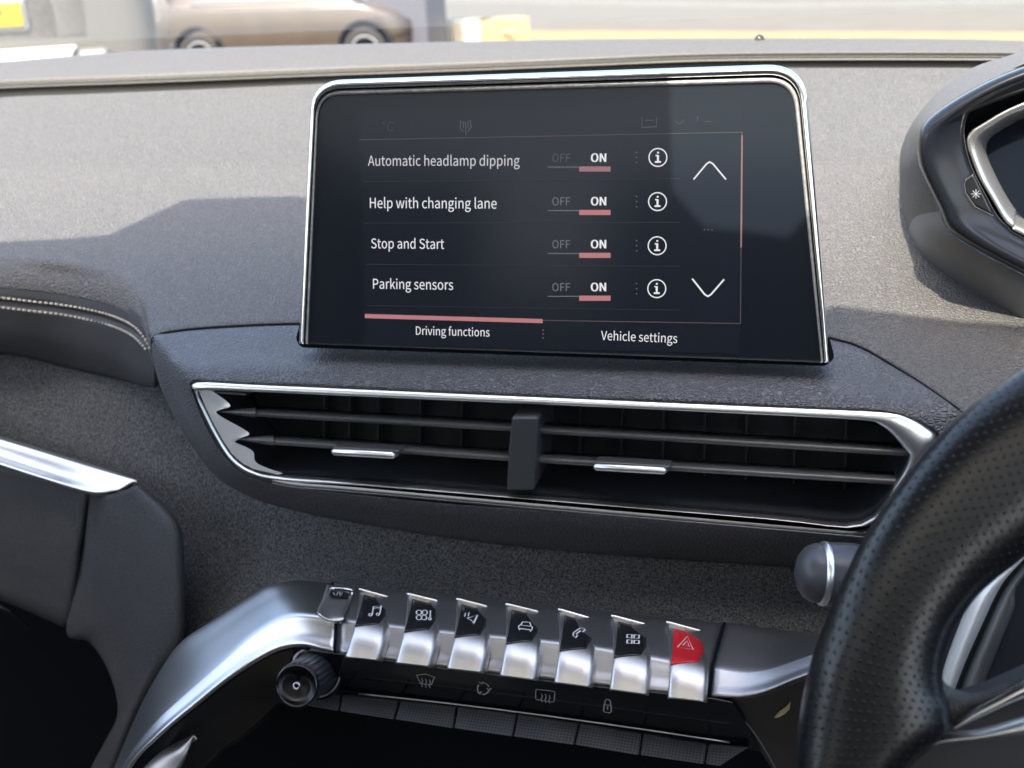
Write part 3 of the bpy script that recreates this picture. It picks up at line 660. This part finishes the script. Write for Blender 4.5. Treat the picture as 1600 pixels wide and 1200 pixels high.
strokes('icon', pl, [[(526, 931), (528, 925), (531, 925), (531, 931)], [(521, 926), (523, 930)], [(535, 926), (533, 930)]], 1.1, M_icondim, sb, .0002)

# hatched lower switches
PX = [(486, 1083, 476, 1102), (533, 1085, 529, 1111), (624, 1094, 616, 1124), (714, 1104, 708, 1138), (808, 1116, 801, 1151), (905, 1130, 897, 1164), (1004, 1146, 999, 1180), (1106, 1163, 1101, 1194), (1172, 1167, 1126, 1197)]
names = ['short hatched switch beside the round knob', 'second hatched switch from the knob, under the demister icon', 'third hatched switch from the knob, below the recirculation icon', 'fourth hatched switch from the knob, left of the rear demister icon', 'fifth hatched switch from the knob, under the rear demister icon',
         'sixth hatched switch from the knob, under the padlock icon', 'seventh hatched switch from the knob, under the hazard key', 'tapered end switch at the right end of the hatched row']
for i in range(8):
    a, b = PX[i], PX[i + 1]
    q = [P(a[0] + 1.5, a[1], .512), P(b[0] - 1.5, b[1], .512), P(b[2] - 1.5, b[3], .500), P(a[2] + 1.5, a[3], .500)]
    ux = (q[1] - q[0]).normalized(); uy = ux.cross((q[1] - q[0]).cross(q[3] - q[0])).normalized()
    o = prism('hatched_switch', q, Vector((0, .006, -.004)), M_hatch, None, .0006, 2, uv=(q[0], ux / .0017, uy / .0017))
    tag(o, names[i], 'switch', 'hatched switches in the row under the icons')

# knob
kn = thing('volume_knob', 'round ribbed black rotary knob with a small ring mark on its face', 'knob')
kc = P(463, 1072, .478); ax = (kc - P(500, 1045, .52)).normalized()
rk = .0113
lathe('grip', kc, ax, [(-.06, rk * 1.02), (-.03, rk * 1.0), (-.015, rk * .99), (-.004, rk * .98), (-.003, rk * .95)], mat('ribbed rubber', (.03, .032, .035), .4), kn, 144, fn=lambda a, t: 1 + (.05 if math.sin(a * 24 + .3) > 0 and t > -.07 else 0))
lathe('collar', kc, ax, [(-.0035, rk * .97), (-.001, rk * 1.0), (.0005, rk * .93), (0, rk * .88)], M_piano, kn, 48)
mk = mat('turned black face', (.035, .035, .038), .25, 1); mk.node_tree.nodes['Principled BSDF'].inputs['Anisotropic'].default_value = .9
tg = mk.node_tree.nodes.new('ShaderNodeTangent'); tg.direction_type = 'UV_MAP'
def dish():
    axn = ax.normalized(); x = axn.cross(Vector((0, 0, 1))).normalized(); y = x.cross(axn); rows = []
    for t, r in [(0, rk * .9), (-.0006, rk * .86), (-.0010, rk * .5), (-.0012, rk * .16)]:
        rows.append([kc + axn * t + (x * math.cos(a) + y * math.sin(a)) * r for a in [2 * math.pi * s / 64 for s in range(64)]])
    return grid('face', rows, mk, kn, True, uvs=(1 / 64, 1 / 3), flip=False)
dish(); mk.node_tree.links.new(tg.outputs[0], mk.node_tree.nodes['Principled BSDF'].inputs['Tangent'])
lathe('ring_mark', kc, ax, [(-.0012, rk * .09), (.0004, rk * .1), (.0004, rk * .17), (-.0012, rk * .19)], mat('ring mark', (.5, .5, .5), .3, 1), kn, 24)
lathe('base_ring', kc, ax, [(-.05, rk * 1.5), (-.040, rk * 1.42), (-.037, rk * 1.3), (-.037, rk * 1.03)], M_piano, kn, 48)
lathe('ring_trim', kc, ax, [(-.0375, rk * 1.26), (-.036, rk * 1.2), (-.0375, rk * 1.13)], M_gun, kn, 48)

# ------------------------------------------------------------------ steering wheel
sw = thing('steering_wheel', 'perforated black leather steering wheel with silver spoke trims at the right', 'steering wheel')
WPL = Plane(P(1350, 1000, .345), Vector((1, 0, 0)), Vector((0, math.sin(R(24)), math.cos(R(24)))))
WO = [(2260, 470), (2080, 425), (1900, 430), (1760, 472), (1660, 530), (1600, 571), (1540, 615), (1500, 648), (1463, 685), (1420, 735), (1380, 790), (1345, 848), (1311, 920), (1286, 980), (1268, 1030), (1256, 1080), (1248, 1130), (1243, 1200), (1243, 1290), (1255, 1400)]
WI = [(2200, 680), (2080, 645), (1960, 650), (1840, 690), (1740, 745), (1670, 800), (1620, 850), (1585, 880), (1552, 905), (1525, 930), (1502, 960), (1486, 985), (1474, 1020), (1471, 1045), (1474, 1075), (1484, 1105), (1478, 1138), (1412, 1202), (1405, 1290), (1420, 1400)]
wo_, wi_ = spl([WPL.at(*p) for p in WO], 6), spl([WPL.at(*p) for p in WI], 6)
NS = 64; rows = []
for a, b in zip(wo_, wi_):
    c = (a + b) / 2; r = (a - b) / 2; dpt = .017
    ring = []
    for s in range(NS + 1):
        q = 2 * math.pi * s / NS; cs, sn = math.cos(q), math.sin(q)
        cs, sn = math.copysign(abs(cs) ** .7, cs), math.copysign(abs(sn) ** .7, sn); ring.append(c + r * cs + WPL.n * (dpt * sn))
    rows.append(ring)
# uv: v along length in hole pitches, u round
me_rows = rows
LN = 0; vs = [0]
for a, b in zip(me_rows, me_rows[1:]):
    LN += ((a[0] + a[NS // 2]) / 2 - (b[0] + b[NS // 2]) / 2).length; vs.append(LN / .0028)
o = grid('rim', me_rows, M_perf, sw, False, uvs=(1, 1), flip=False)
ul = o.data.uv_layers[0]; ulen = []
for ring in me_rows:
    q = [0]
    for a, b in zip(ring, ring[1:]): q.append(q[-1] + (b - a).length)
    ulen.append(q)
for lpi, lp in enumerate(o.data.loops):
    i, j = divmod(lp.vertex_index, NS + 1); ul.data[lpi].uv = ((ulen[i][j] - ulen[i][NS // 2]) / .0027, vs[i])
# hub parts seen through the rim
prism('hub', [WPL.at(x, y, -.018) for x, y in ((1470, 1120), (1500, 1105), (1560, 1086), (1640, 1050), (1700, 1030), (1800, 1020), (2100, 1010), (2100, 1300), (1440, 1300), (1400, 1200), (1440, 1165))], -WPL.n * .03, M_dark, sw, .003)
def bar(name, top, bot, lift, m, bulge=.003):
    a = [WPL.at(x, y, lift) for x, y in top]; b = [WPL.at(x, y, lift) for x, y in bot]
    mid1 = [p.lerp(q, .3) + WPL.n * bulge for p, q in zip(a, b)]; mid2 = [p.lerp(q, .75) + WPL.n * bulge * .8 for p, q in zip(a, b)]
    loft(name, [[p - WPL.n * .004 for p in a], a, mid1, mid2, b, [p - WPL.n * .004 for p in b]], m, sw, 5, 4, solid=0)
bar('spoke_trim', [(1489, 1133), (1521, 1109), (1560, 1088), (1600, 1065), (1680, 1030)], [(1493, 1137), (1521, 1125), (1560, 1107), (1600, 1090), (1680, 1055)], .006, M_chromeh)
bar('lower_spoke_trim', [(1456, 1158), (1480, 1150), (1532, 1143), (1600, 1124), (1680, 1100)], [(1460, 1162), (1480, 1159), (1532, 1155), (1600, 1150), (1680, 1146)], .002, M_silver)
bar('leather_web', [(1466, 1050), (1480, 1072), (1510, 1085), (1540, 1083), (1575, 1070)], [(1470, 1140), (1490, 1134), (1521, 1111), (1560, 1090), (1590, 1073)], .0, mat('web leather', (.05, .05, .052), .45, vor=(900, .6, .0006)), .003)
# column shroud behind the wheel
cs_ = thing('steering_column', 'silver edged dark steering column shroud seen through the wheel opening', 'steering column')
CPL = Plane(P(1540, 980, .46), Vector((1, 0, 0)), Vector((0, .2, 1)))
prism('shroud', [CPL.at(x, y) for x, y in ((1455, 900), (1500, 860), (1640, 800), (1950, 800), (2050, 900), (2050, 1200), (1450, 1200), (1440, 1020))], Vector((0, .04, 0)), M_vent, cs_, .002)
def cbar(name, L, Rr, lift, m, bulge):
    a = [CPL.at(x, y, lift) for x, y in L]; b = [CPL.at(x, y, lift) for x, y in Rr]
    loft(name, [[p - CPL.n * .004 for p in a], a, [p.lerp(q, .35) + CPL.n * bulge for p, q in zip(a, b)], [p.lerp(q, .7) + CPL.n * bulge for p, q in zip(a, b)], b, [p - CPL.n * .005 for p in b]], m, cs_, 5, 4, solid=0)
cbar('silver_strip', [(1610, 850), (1550, 898), (1525, 925), (1506, 967), (1489, 1010), (1474, 1056), (1468, 1100)], [(1618, 852), (1575, 900), (1556, 930), (1535, 975), (1510, 1031), (1492, 1077), (1480, 1110)], .004, mat('sun paled column strip', (.75, .75, .71), .35, .35), .004)  # silver strip coloured pale to imitate sun falling on it
cbar('dark_edge', [(1625, 852), (1580, 905), (1560, 940), (1540, 985), (1518, 1035), (1500, 1082)], [(1640, 860), (1590, 915), (1585, 950), (1565, 1000), (1545, 1050), (1530, 1090)], .001, M_gun, .002)

# stalk
st = thing('wiper_stalk', 'black column stalk with chrome ringed domed end cap beside the steering wheel', 'stalk')
sc0 = P(1287, 896, .485); sax = Vector((-.93, -.22, .12)).normalized(); rs = .0135
lathe('stalk_body', sc0, sax, [(-.16, rs * .8), (-.05, rs * .95), (-.01, rs * 1.05), (-.002, rs * 1.03), (0, rs * .98)], mat('satin black stalk', (.05, .053, .06), .35), st, 40)
lathe('chrome_ring', sc0, sax, [(-.0012, rs * 1.0), (-.0008, rs * 1.035), (0, rs * 1.05), (.0008, rs * 1.045), (.0014, rs * 1.02), (.002, rs * .95)], M_chrome, st, 64)
lathe('end_cap', sc0, sax, [(.001, rs * .96), (.004, rs * .97), (.008, rs * .84), (.0105, rs * .6), (.012, rs * .3), (.0125, rs * .01)], mat('satin grey cap', (.06, .06, .065), .38), st, 40)

# ------------------------------------------------------------------ instrument cluster
ic = thing('instrument_cluster', 'angular gloss black instrument cluster hood with silver bezel at the right edge', 'instrument cluster')
HO = [(1760, 50), (1600, 104), (1530, 134), (1470, 170), (1441, 197), (1434, 224), (1437, 257), (1452, 292), (1470, 329), (1484, 360), (1530, 391), (1600, 428), (1760, 510)]
HM = [(1760, 62), (1600, 116), (1535, 146), (1480, 182), (1455, 205), (1447, 228), (1450, 257), (1464, 290), (1480, 322), (1494, 350), (1536, 380), (1600, 414), (1760, 495)]
HI = [(1760, 95), (1600, 143), (1530, 170), (1513, 179), (1507, 195), (1505, 212), (1509, 238), (1521, 272), (1540, 308), (1557, 338), (1575, 356), (1600, 373), (1760, 450)]
BO = [(1760, 110), (1600, 160), (1532, 196), (1518, 206), (1512, 216), (1512, 228), (1516, 242), (1530, 278), (1550, 312), (1569, 344), (1582, 356), (1600, 368), (1760, 440)]
BI = [(1760, 140), (1600, 184), (1562, 204), (1548, 214), (1541, 224), (1540, 236), (1544, 250), (1554, 272), (1565, 294), (1578, 316), (1588, 330), (1600, 343), (1760, 410)]
pp = lambda L, y, g=.9: grow([[P(a, b, y) for a, b in L]], g, g)[0]
loft('hood', [pp(HO, 0.6750), pp(HO, 0.6300), pp(HM, 0.6200), pp([((a + c) / 2, (b + d) / 2) for (a, b), (c, d) in zip(HM, HI)], .6230), pp(HI, 0.6270), pp(HI, 0.6390)], M_hood, ic, 4, 3, solid=0)
loft('bezel', [pp(BO, 0.6310), pp(BO, 0.6250), pp([(a + (c - a) * .45, b + (d - b) * .45) for (a, b), (c, d) in zip(BO, BI)], .6265), pp(BI, 0.6370), pp(BI, 0.6410)], mat('grey bezel', (.42, .42, .41), .25, .8), ic, 4, 3, solid=0)
loft('bezel_gap', [pp(HI, 0.6375), pp(BO, 0.6375)], M_slot, ic, 4, 2, solid=0)
prism('display_glass', pp(BI, 0.6390), Vector((0, .003, 0)), M_glass, ic)
CP = Plane(P(1525, 303, 0.6225), Vector((1, 0, 0)), Vector((0, 0, 1)))
bt = prism('brightness_button', [CP.at(x, y, 0) for x, y in ((1521, 272), (1508, 282), (1508, 300), (1524, 322), (1552, 336))], Vector((0, .004, 0)), M_insert, ic, .001)
strokes('icon', CP, [[(1518, 303), (1532, 303)], [(1525, 296), (1525, 310)], [(1520, 298), (1530, 308)], [(1530, 298), (1520, 308)]], 1.0, M_icondim, bt, .0008)
strokes('outline', CP, [[(1521, 272), (1509, 281), (1507, 288), (1509, 301), (1524, 323), (1552, 337)]], 1.2, M_gun, bt, .0008)
# textured side wall of the hood and the smooth lower cheek
S0 = [(1760, 20), (1600, 84), (1530, 104), (1480, 140), (1440, 190), (1411, 238), (1406, 280), (1410, 325), (1419, 360), (1441, 397), (1496, 440), (1600, 498), (1760, 600)]
S1 = [(1760, 45), (1600, 100), (1532, 130), (1474, 166), (1442, 197), (1434, 226), (1436, 258), (1451, 293), (1468, 330), (1482, 362), (1528, 394), (1600, 431), (1760, 515)]
s0 = [T(*p) for p in S0]; s1 = [P(a, b, .64) for a, b in S1]
for i in range(5):
    yc_ = .74 + .012 * i
    if s0[i].y > yc_: s0[i] = P(S0[i][0], S0[i][1], yc_)
def side(a, b, nm, m, extra=0):
    loft(nm, grow([[p + Vector((0, .002, -.004)) for p in s0[a:b]], s0[a:b], [p.lerp(q, .5) + Vector((-.004, -.002, .003)) for p, q in zip(s0[a:b], s1[a:b])], s1[a:b]], .9 if a == 0 else 0, .9 if a else 0), m, ic, 5, 4, solid=0)
side(0, 9, 'hood_side', mat('fine grained hood side', (.088, .083, .076), .6, vor=(900, .7, .0003), speck=(800, (1, 1, 1), .85, 1.15))); side(8, 13, 'lower_cheek', M_hoodgrey)
# sensor dome on the ledge
sd = T(1187, 66)
lathe('light_sensor', sd + Vector((0, -.002, 0)), Vector((0, 0, 1)), [(0, .0042), (.003, .0041), (.005, .003), (.0062, .0012), (.0064, .0001)], mat('sensor dome', (.03, .027, .022), .15, 0), None, 24, up=Vector((0, 1, 0)))
tag(bpy.data.objects['light_sensor'], 'tiny dark dome light sensor on the far ledge of the dashboard', 'sensor')

# ------------------------------------------------------------------ rest of the car that shades the scene
def roofp(p, z=.235): k = (CAM.z + z - p.z) / SUN_TO.z; return p + SUN_TO * k
hd = [T(-500, 400), T(-150, 392), T(0, 386), T(80, 383), T(160, 376), T(215, 350), T(280, 320), T(350, 317), T(460, 315)]
hs = [SPL.at(560, 60), SPL.at(1000, 40), SPL.at(1044, 60), SPL.at(1046, 200), SPL.at(1050, 330), SPL.at(1100, 385), SPL.at(1230, 400)]
hr = [T(1300, 490), T(1400, 502), T(1500, 515), T(1600, 522), T(1750, 540), T(1950, 570)]
edge = [roofp(p) for p in hd + hs + hr]  # unseen roof edge, shaped to cast the shade on dash and screen
for i in (0, 1): pass
roof = thing('car_roof', 'unseen pale lined car roof with an added glass panel', 'roof')
zr = CAM.z + .235; RY0, RY1 = -.12, -1.55
outl = [Vector((-1.0, .50, zr))] + edge + [Vector((.62, edge[-1].y, zr)), Vector((.62, RY0, zr)), Vector((-1.0, RY0, zr))]
prism('headliner', outl, Vector((0, 0, .012)), M_headliner, roof)
box('side_rail', (-1.0, RY1, zr), (-.80, RY0, zr + .012), M_headliner, roof); box('side_rail', (.44, RY1, zr), (.62, RY0, zr + .012), M_headliner, roof)
box('rear_headliner', (-1.0, -1.75, zr), (.62, RY1, zr + .012), M_headliner, roof)
mp_ = bpy.data.materials.new('added roof glass'); mp_.use_nodes = True; nn_ = mp_.node_tree.nodes; nn_.remove(nn_['Principled BSDF'])
t_ = nn_.new('ShaderNodeBsdfTransparent'); t_.inputs[0].default_value = (.42, .43, .42, 1); g_ = nn_.new('ShaderNodeBsdfGlossy'); g_.inputs['Roughness'].default_value = .02; x_ = nn_.new('ShaderNodeMixShader'); x_.inputs[0].default_value = .06
mp_.node_tree.links.new(t_.outputs[0], x_.inputs[1]); mp_.node_tree.links.new(g_.outputs[0], x_.inputs[2]); mp_.node_tree.links.new(x_.outputs[0], nn_['Material Output'].inputs[0])
box('added_glass_pane', (-.80, RY1, zr + .004), (.44, RY0, zr + .008), mp_, roof)  # unseen roof glass added to brighten keys, cabin and screen reflection
cab = thing('car_body', 'dark doors and floor of the car with an added wall closing the rear', 'car body')
ZB = CAM.z - .12
box('passenger_door', (-1.03, -1.7, .3), (-.99, 1.05, ZB), M_seat, cab)
box('driver_door', (.60, -1.7, .3), (.64, 1.05, ZB), M_seat, cab)
box('cabin_floor', (-1.0, -1.7, .28), (.6, 1.0, .30), M_seat, cab)
box('added_rear_wall', (-1.0, -1.74, .3), (.6, -1.70, 1.47), M_seat, cab)  # unseen wall added across the rear window to shape the screen glow
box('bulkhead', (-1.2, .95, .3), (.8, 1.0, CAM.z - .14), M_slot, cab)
for nm, x0, wd, lab in (('driver_seat', -.34, .60, "driver's dark cloth seat behind the viewpoint"), ('passenger_seat', -.98, .46, 'unseen dark cloth front passenger seat, spaced to shape the screen glow')):  # unseen seat backs, raised and spaced to shape the glow in the screen
    s = thing(nm, lab, 'seat'); dx = .3
    box('backrest', (x0, -.62, .75), (x0 + wd, -.48, 1.45), M_seat, s, .05); box('cushion', (x0, -.5, .62), (x0 + wd, .02, .76), M_seat, s, .05)
# windscreen glass
mg = bpy.data.materials.new('windscreen glass'); mg.use_nodes = True; n_ = mg.node_tree.nodes; l_ = mg.node_tree.links
for q in list(n_): n_.remove(q)
ou = n_.new('ShaderNodeOutputMaterial'); tr_ = n_.new('ShaderNodeBsdfTransparent'); gl = n_.new('ShaderNodeBsdfGlossy'); mx = n_.new('ShaderNodeMixShader'); fr = n_.new('ShaderNodeFresnel')
df = n_.new('ShaderNodeBsdfTranslucent'); mx2 = n_.new('ShaderNodeMixShader'); mx2.inputs[0].default_value = .05
fr.inputs[0].default_value = 1.3; tr_.inputs[0].default_value = (.93, .95, .93, 1); gl.inputs['Roughness'].default_value = .01
l_.new(fr.outputs[0], mx.inputs[0]); l_.new(tr_.outputs[0], mx.inputs[1]); l_.new(gl.outputs[0], mx.inputs[2])
l_.new(mx.outputs[0], mx2.inputs[1]); l_.new(df.outputs[0], mx2.inputs[2]); l_.new(mx2.outputs[0], ou.inputs[0])
zf = CAM.z - .085
wsr = []
for t in (0, .33, .66, 1):
    wsr.append([Vector((x, (1.17 - .10 * ((x + .2) / .8) ** 2) * (1 - t) + .50 * t, zf * (1 - t) + (zr + .02) * t + .05 * math.sin(math.pi * t))) for x in (-1.02, -.8, -.5, -.2, .1, .4, .62)])
o = loft('windscreen', wsr, mg, None, 4, 5, solid=0); tag(o, 'clear sloping windscreen above the dashboard ledge', 'windscreen')

# ------------------------------------------------------------------ outside: ground, band, vehicles, boxes
M_road = mat('sunlit asphalt', (.088, .079, .060), .9, noise=(.7, .12), bump=(60, .3, .01))
me = bpy.data.meshes.new('ground'); me.from_pydata([(-300, -60, gz(-60)), (300, -60, gz(-60)), (300, 400, gz(400)), (-300, 400, gz(400))], [], [(0, 1, 2, 3)])
tag(link('ground', me, M_road), kind='structure')
gb_ = [ground(x, y) for x, y in ((760, 48), (1200, 49), (1700, 51), (1700, 72), (1200, 66), (760, 66))]
me = bpy.data.meshes.new('paving'); me.from_pydata([(p.x, p.y, p.z + .006) for p in gb_], [], [tuple(range(6))]); me.update()
if me.polygons[0].normal.z < 0: me.flip_normals()
tag(link('paving', me, mat('pale yellow paving', (.165, .125, .055), .9, noise=(1.5, .15))), kind='structure')
gb2 = [ground(x, y) for x, y in ((690, -6), (1200, 5), (1750, -2), (1750, 3), (1200, 14), (690, 4))]
me = bpy.data.meshes.new('road_marking'); me.from_pydata([(p.x, p.y, p.z + .006) for p in gb2], [], [tuple(range(6))]); me.update()
if me.polygons[0].normal.z < 0: me.flip_normals()
tag(link('road_marking', me, mat('worn line', (.11, .1, .078), .9, noise=(2, .3))), kind='structure')

M_tyre = mat('tyre rubber', (.02, .02, .02), .8); M_rim = mat('alloy wheel', (.5, .5, .52), .3, .9); M_wins = mat('dark car glass', (.02, .025, .03), .05, 0, .8)
def lampm(n, c): return mat(n, c, .2, 0, .5, .5)
M_tail = lampm('tail lamp red', (.4, .02, .02))
def car(name, label, loc, heading, paint, L=4.2, W=1.8, H=1.45, plate=False, zk=1.0, ov=None):
    root = thing(name, label, 'car')
    # sections along the length (x forward): (x, z_low, z_belt, z_roof, half belt, half roof)
    S = [(-L / 2, .45, .95, 1.0, .62, .5), (-L / 2 + .08, .30, .98, 1.1, .84, .6), (-L / 2 + .35, .25, 1.0, H - .08, .89, .62), (-L / 2 + .9, .24, 1.0, H, .9, .64), (-.1, .24, .98, H, .9, .66),
         (.55, .24, .97, H - .06, .9, .64), (1.15, .24, .95, 1.02, .89, .72), (L / 2 - .45, .25, .88, .93, .87, .7), (L / 2 - .12, .3, .76, .8, .78, .6), (L / 2, .42, .66, .7, .55, .45)]
    rows = []
    for x, zl, zb, zt, hb, hr_ in S:
        zb, zt = zb * zk, zt * zk
        half = [(0, zl), (hb * .8, zl), (hb * .97, zl + .06), (hb, zl + .2), (hb * 1.02, (zl + zb) / 2), (hb, zb - .05), (hb * .97, zb), ((hb + hr_) / 2 + .02, (zb + zt) / 2), (hr_, zt - .05), (hr_ * .8, zt), (0, zt + .01)]
        rows.append([Vector((x, y, z)) for y, z in half] + [Vector((x, -y, z)) for y, z in half[-2:0:-1]])
    R1 = [spl(r, 3, True) for r in rows]; cols_ = [spl([r[j] for r in R1], 4) for j in range(len(R1[0]))]
    rr = [[c[i] for c in cols_] for i in range(len(cols_[0]))]
    cen = lambda r: sum(r, Vector()) / len(r)
    rr = [[cen(rr[0])] * len(rr[0])] + rr + [[cen(rr[-1])] * len(rr[0])]
    grid('body', rr, paint, root, True, flip=False)
    for sy in (-1, 1):
        for wx in (-L / 2 + (ov or .82), L / 2 - (ov or .88)):
            c = Vector((wx, sy * .84, .33)); ax_ = Vector((0, sy, 0))
            lathe('wheel_arch', c + Vector((0, 0, .02)), ax_, [(0, .41), (.085, .41), (.09, .385), (.05, .375)], M_dark if not plate else M_dark, root, 40)
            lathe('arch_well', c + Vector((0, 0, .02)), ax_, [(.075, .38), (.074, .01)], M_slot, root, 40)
            wl = lathe('wheel', c, ax_, [(-.1, .2), (-.1, .31), (-.04, .325), (.06, .325), (.095, .30), (.095, .22), (.06, .21)], M_tyre, root, 40)
            lathe('rim', c, ax_, [(.085, .215), (.09, .19), (.06, .17), (.07, .05), (.075, .01)], M_rim, wl, 40, fn=lambda a, t: 1)
        # side windows
        pts = [(-L / 2 + .55, 1.03), (-L / 2 + .8, H - .13), (.4, H - .13), (1.0, 1.03)]
        prism('side_window', [Vector((x, sy * (.875 if z < 1.2 else .70), z * zk)) for x, z in pts], Vector((0, sy * .006, 0)), M_wins, root)
    prism('rear_window', [Vector((-L / 2 + .06, -.6, 1.08 * zk)), Vector((-L / 2 + .06, .6, 1.08 * zk)), Vector((-L / 2 + .32, .52, (H - .12) * zk)), Vector((-L / 2 + .32, -.52, (H - .12) * zk))], Vector((-.03, 0, .01)), M_wins, root)
    for sy in (-1, 1):
        prism('tail_lamp', [Vector((-L / 2 + .02, sy * .6, 1.22 * zk)), Vector((-L / 2 + .15, sy * .80, 1.22 * zk)), Vector((-L / 2 + .12, sy * .84, 1.12 * zk)), Vector((-L / 2 + .03, sy * .62, 1.12 * zk))], Vector((-.025, 0, 0)), M_tail, root, .005)
    root.rotation_euler.z = heading; root.location = loc
    return root
M_paintS = mat('pale silver paint', (.15, .145, .135), .3, .3, .5, .5, noise=(2, .05)); M_paintB = mat('bronze paint', (.066, .052, .040), .28, .3, .5, .6, noise=(3, .1))
# silver car: rear face 5.3 m ahead on the left
c0 = P(-52, 27, 5.4)
hdS = R(90) + R(29)
fw = Vector((math.cos(hdS), math.sin(hdS), 0))
base = Vector((c0.x, c0.y, gz(c0.y))) + fw * 2.14
car_s = car('silver_van', 'tall silver parked van with yellow rear number plate at the far left', base, hdS, M_paintS, H=1.45, zk=1.5)
# rear details sit in the car's own frame
LR = -2.1
zc = c0.z - gz(c0.y)
prism('plate_recess', [Vector((LR - .02, y, z)) for y, z in ((-.285, zc - .09), (.285, zc - .09), (.285, zc + .08), (-.285, zc + .08))], Vector((.1, 0, 0)), mat('plate surround', (.22, .22, .21), .5), car_s, .02)
pt = prism('number_plate', [Vector((LR - .032, y, z)) for y, z in ((-.26, zc - .06), (.26, zc - .06), (.26, zc + .055), (-.26, zc + .055))], Vector((.008, 0, 0)), mat('yellow plate', (.34, .25, .0), .5), car_s, .004)
cu = bpy.data.curves.new('t', 'FONT'); cu.body = 'UJS'; cu.size = .085; cu.offset = .001; to = bpy.data.objects.new('t', cu); COL.objects.link(to)
tm = bpy.data.meshes.new_from_object(to.evaluated_get(bpy.context.evaluated_depsgraph_get())); bpy.data.objects.remove(to)
for v in tm.vertices: v.co = Vector((LR - .034, -.02 - v.co.x - .03, zc + .0 + v.co.y))
tm.materials.clear(); link('plate_text', tm, mat('plate black', (.05, .05, .02), .6), pt)
prism('tailgate_panel', [Vector((LR + .0, y, z)) for y, z in ((-.58, zc - .16), (.58, zc - .16), (.60, zc + .2), (-.60, zc + .2))], Vector((.12, 0, 0)), M_paintS, car_s, .03, 3)
prism('bumper', [Vector((LR - .06, y, z)) for y, z in ((-.62, .45), (.62, .45), (.66, zc - .19), (-.66, zc - .19))], Vector((.3, 0, 0)), M_paintS, car_s, .04, 3)
prism('bumper_highlight', [Vector((LR - .09, y, z)) for y, z in ((-.46, zc - .235), (.50, zc - .235), (.50, zc - .17), (-.50, zc - .17))], Vector((.06, 0, 0)), mat('white highlight', (.6, .6, .57), .4), car_s, .012, 3)  # white strip painted in as the sun highlight on the bumper
# bronze car, oblique, 8-10 m off
w1, w2 = P(302, 50, 17.0), P(553, 50, 17.0); sc_ = (w2.x - w1.x) / 2.5
D0 = 17.0 / sc_; w1, w2 = P(302, 50, D0 - .1), P(553, 50, D0 + .1)
ang = math.atan2((w2 - w1).y, (w2 - w1).x); zb_ = P(302, 42, D0).z - .74
ctr = (w1 + w2) / 2; ctr.z = zb_
car('bronze_car', 'bronze brown parked car seen side on behind the silver car', ctr + Vector((.03, .9, 0)), ang, M_paintB, L=3.76, H=1.5, ov=.63)
# grey cabinet, post, box
M_cab = mat('blue grey painted steel', (.062, .062, .078), .5)
zg = gz(17.5)
g = P(577, 40, 17); g2 = P(668, 40, 17)
cb = thing('steel_cabinet', 'blue grey steel cabinet standing behind the bronze car', 'cabinet')
box('cabinet_body', (g.x, 17, zg + .1), (g2.x, 17.9, zg + 2.4), M_cab, cb, .02); box('plinth', (g.x + .05, 17.05, zg - .1), (g2.x - .05, 17.8, zg + .1), M_dark, cb)
box('door_handle', (g.x + .45, 16.95, P(630, 38, 17).z - .03), (g.x + .54, 17, P(630, 38, 17).z + .03), M_rim, cb, .005)
zg = gz(20)
g = P(669, 40, 19.9)
po = thing('bollard_rack', 'pale upright rails beside the grey steel cabinet', 'rack')
for k in range(3): box('upright', (g.x + k * .11, 19.9, zg - .05), (g.x + k * .11 + .05, 19.98, zg + 2.2), mat('pale rail', (.4, .38, .33), .6), po, .005)
box('foot_block', (g.x + .02, 19.7, P(680, 41, 19.8).z), (g.x + .26, 19.9, P(680, 32, 19.8).z), mat('tan block', (.4, .28, .18), .8), po, .01)
box('base_box', (g.x + .14, 20.0, zg - .05), (g.x + .46, 20.5, P(700, 32, 20).z), mat('grey green block', (.07, .075, .07), .8), po, .01)
a_, b_, c_ = P(708, 66, 18.4), P(751, 66, 18.2), P(828, 66, 18.7)
zt = P(760, 31, 18.4).z; zb0 = gz(18.4) - .05
bx = thing('cardboard_box', 'brown cardboard box with a cream printed end standing on the ground', 'box')
def wall(nm, p, q, m, z0=None, z1=None, th=.5):
    d = (q - p); d.z = 0; nn = Vector((-d.y, d.x, 0)).normalized(); nn = nn if nn.y > 0 else -nn
    return prism(nm, [Vector((p.x, p.y, zb0)), Vector((q.x, q.y, zb0)), Vector((q.x, q.y, z1 or zt)), Vector((p.x, p.y, z1 or zt))], nn * th, m, bx, .005)
wall('printed_end', a_, b_, mat('cream card', (.62, .56, .42), .8)); wall('long_side', b_ + Vector((.004, 0, 0)), c_, mat('brown card', (.42, .27, .13), .8, noise=(3, .2)))
for k, (u, z) in enumerate(((.35, .74), (.55, .74), (.4, .45), (.6, .45))):
    p = a_.lerp(b_, u); zz = zb0 + (zt - zb0) * z
    prism('printed_mark', [p + Vector((0, -.006, -p.z + zz)), p + Vector((.06, -.006, -p.z + zz)), p + Vector((.06, -.006, -p.z + zz + .08)), p + Vector((0, -.006, -p.z + zz + .08))], Vector((0, .002, 0)), mat('print grey', (.2, .17, .12), .8), bx)
p = b_.lerp(c_, .45); box('tape_strip', (p.x - .2, p.y - .02, zt - .2), (p.x + .2, p.y - .01, zt - .15), mat('tape', (.5, .36, .2), .5), bx)
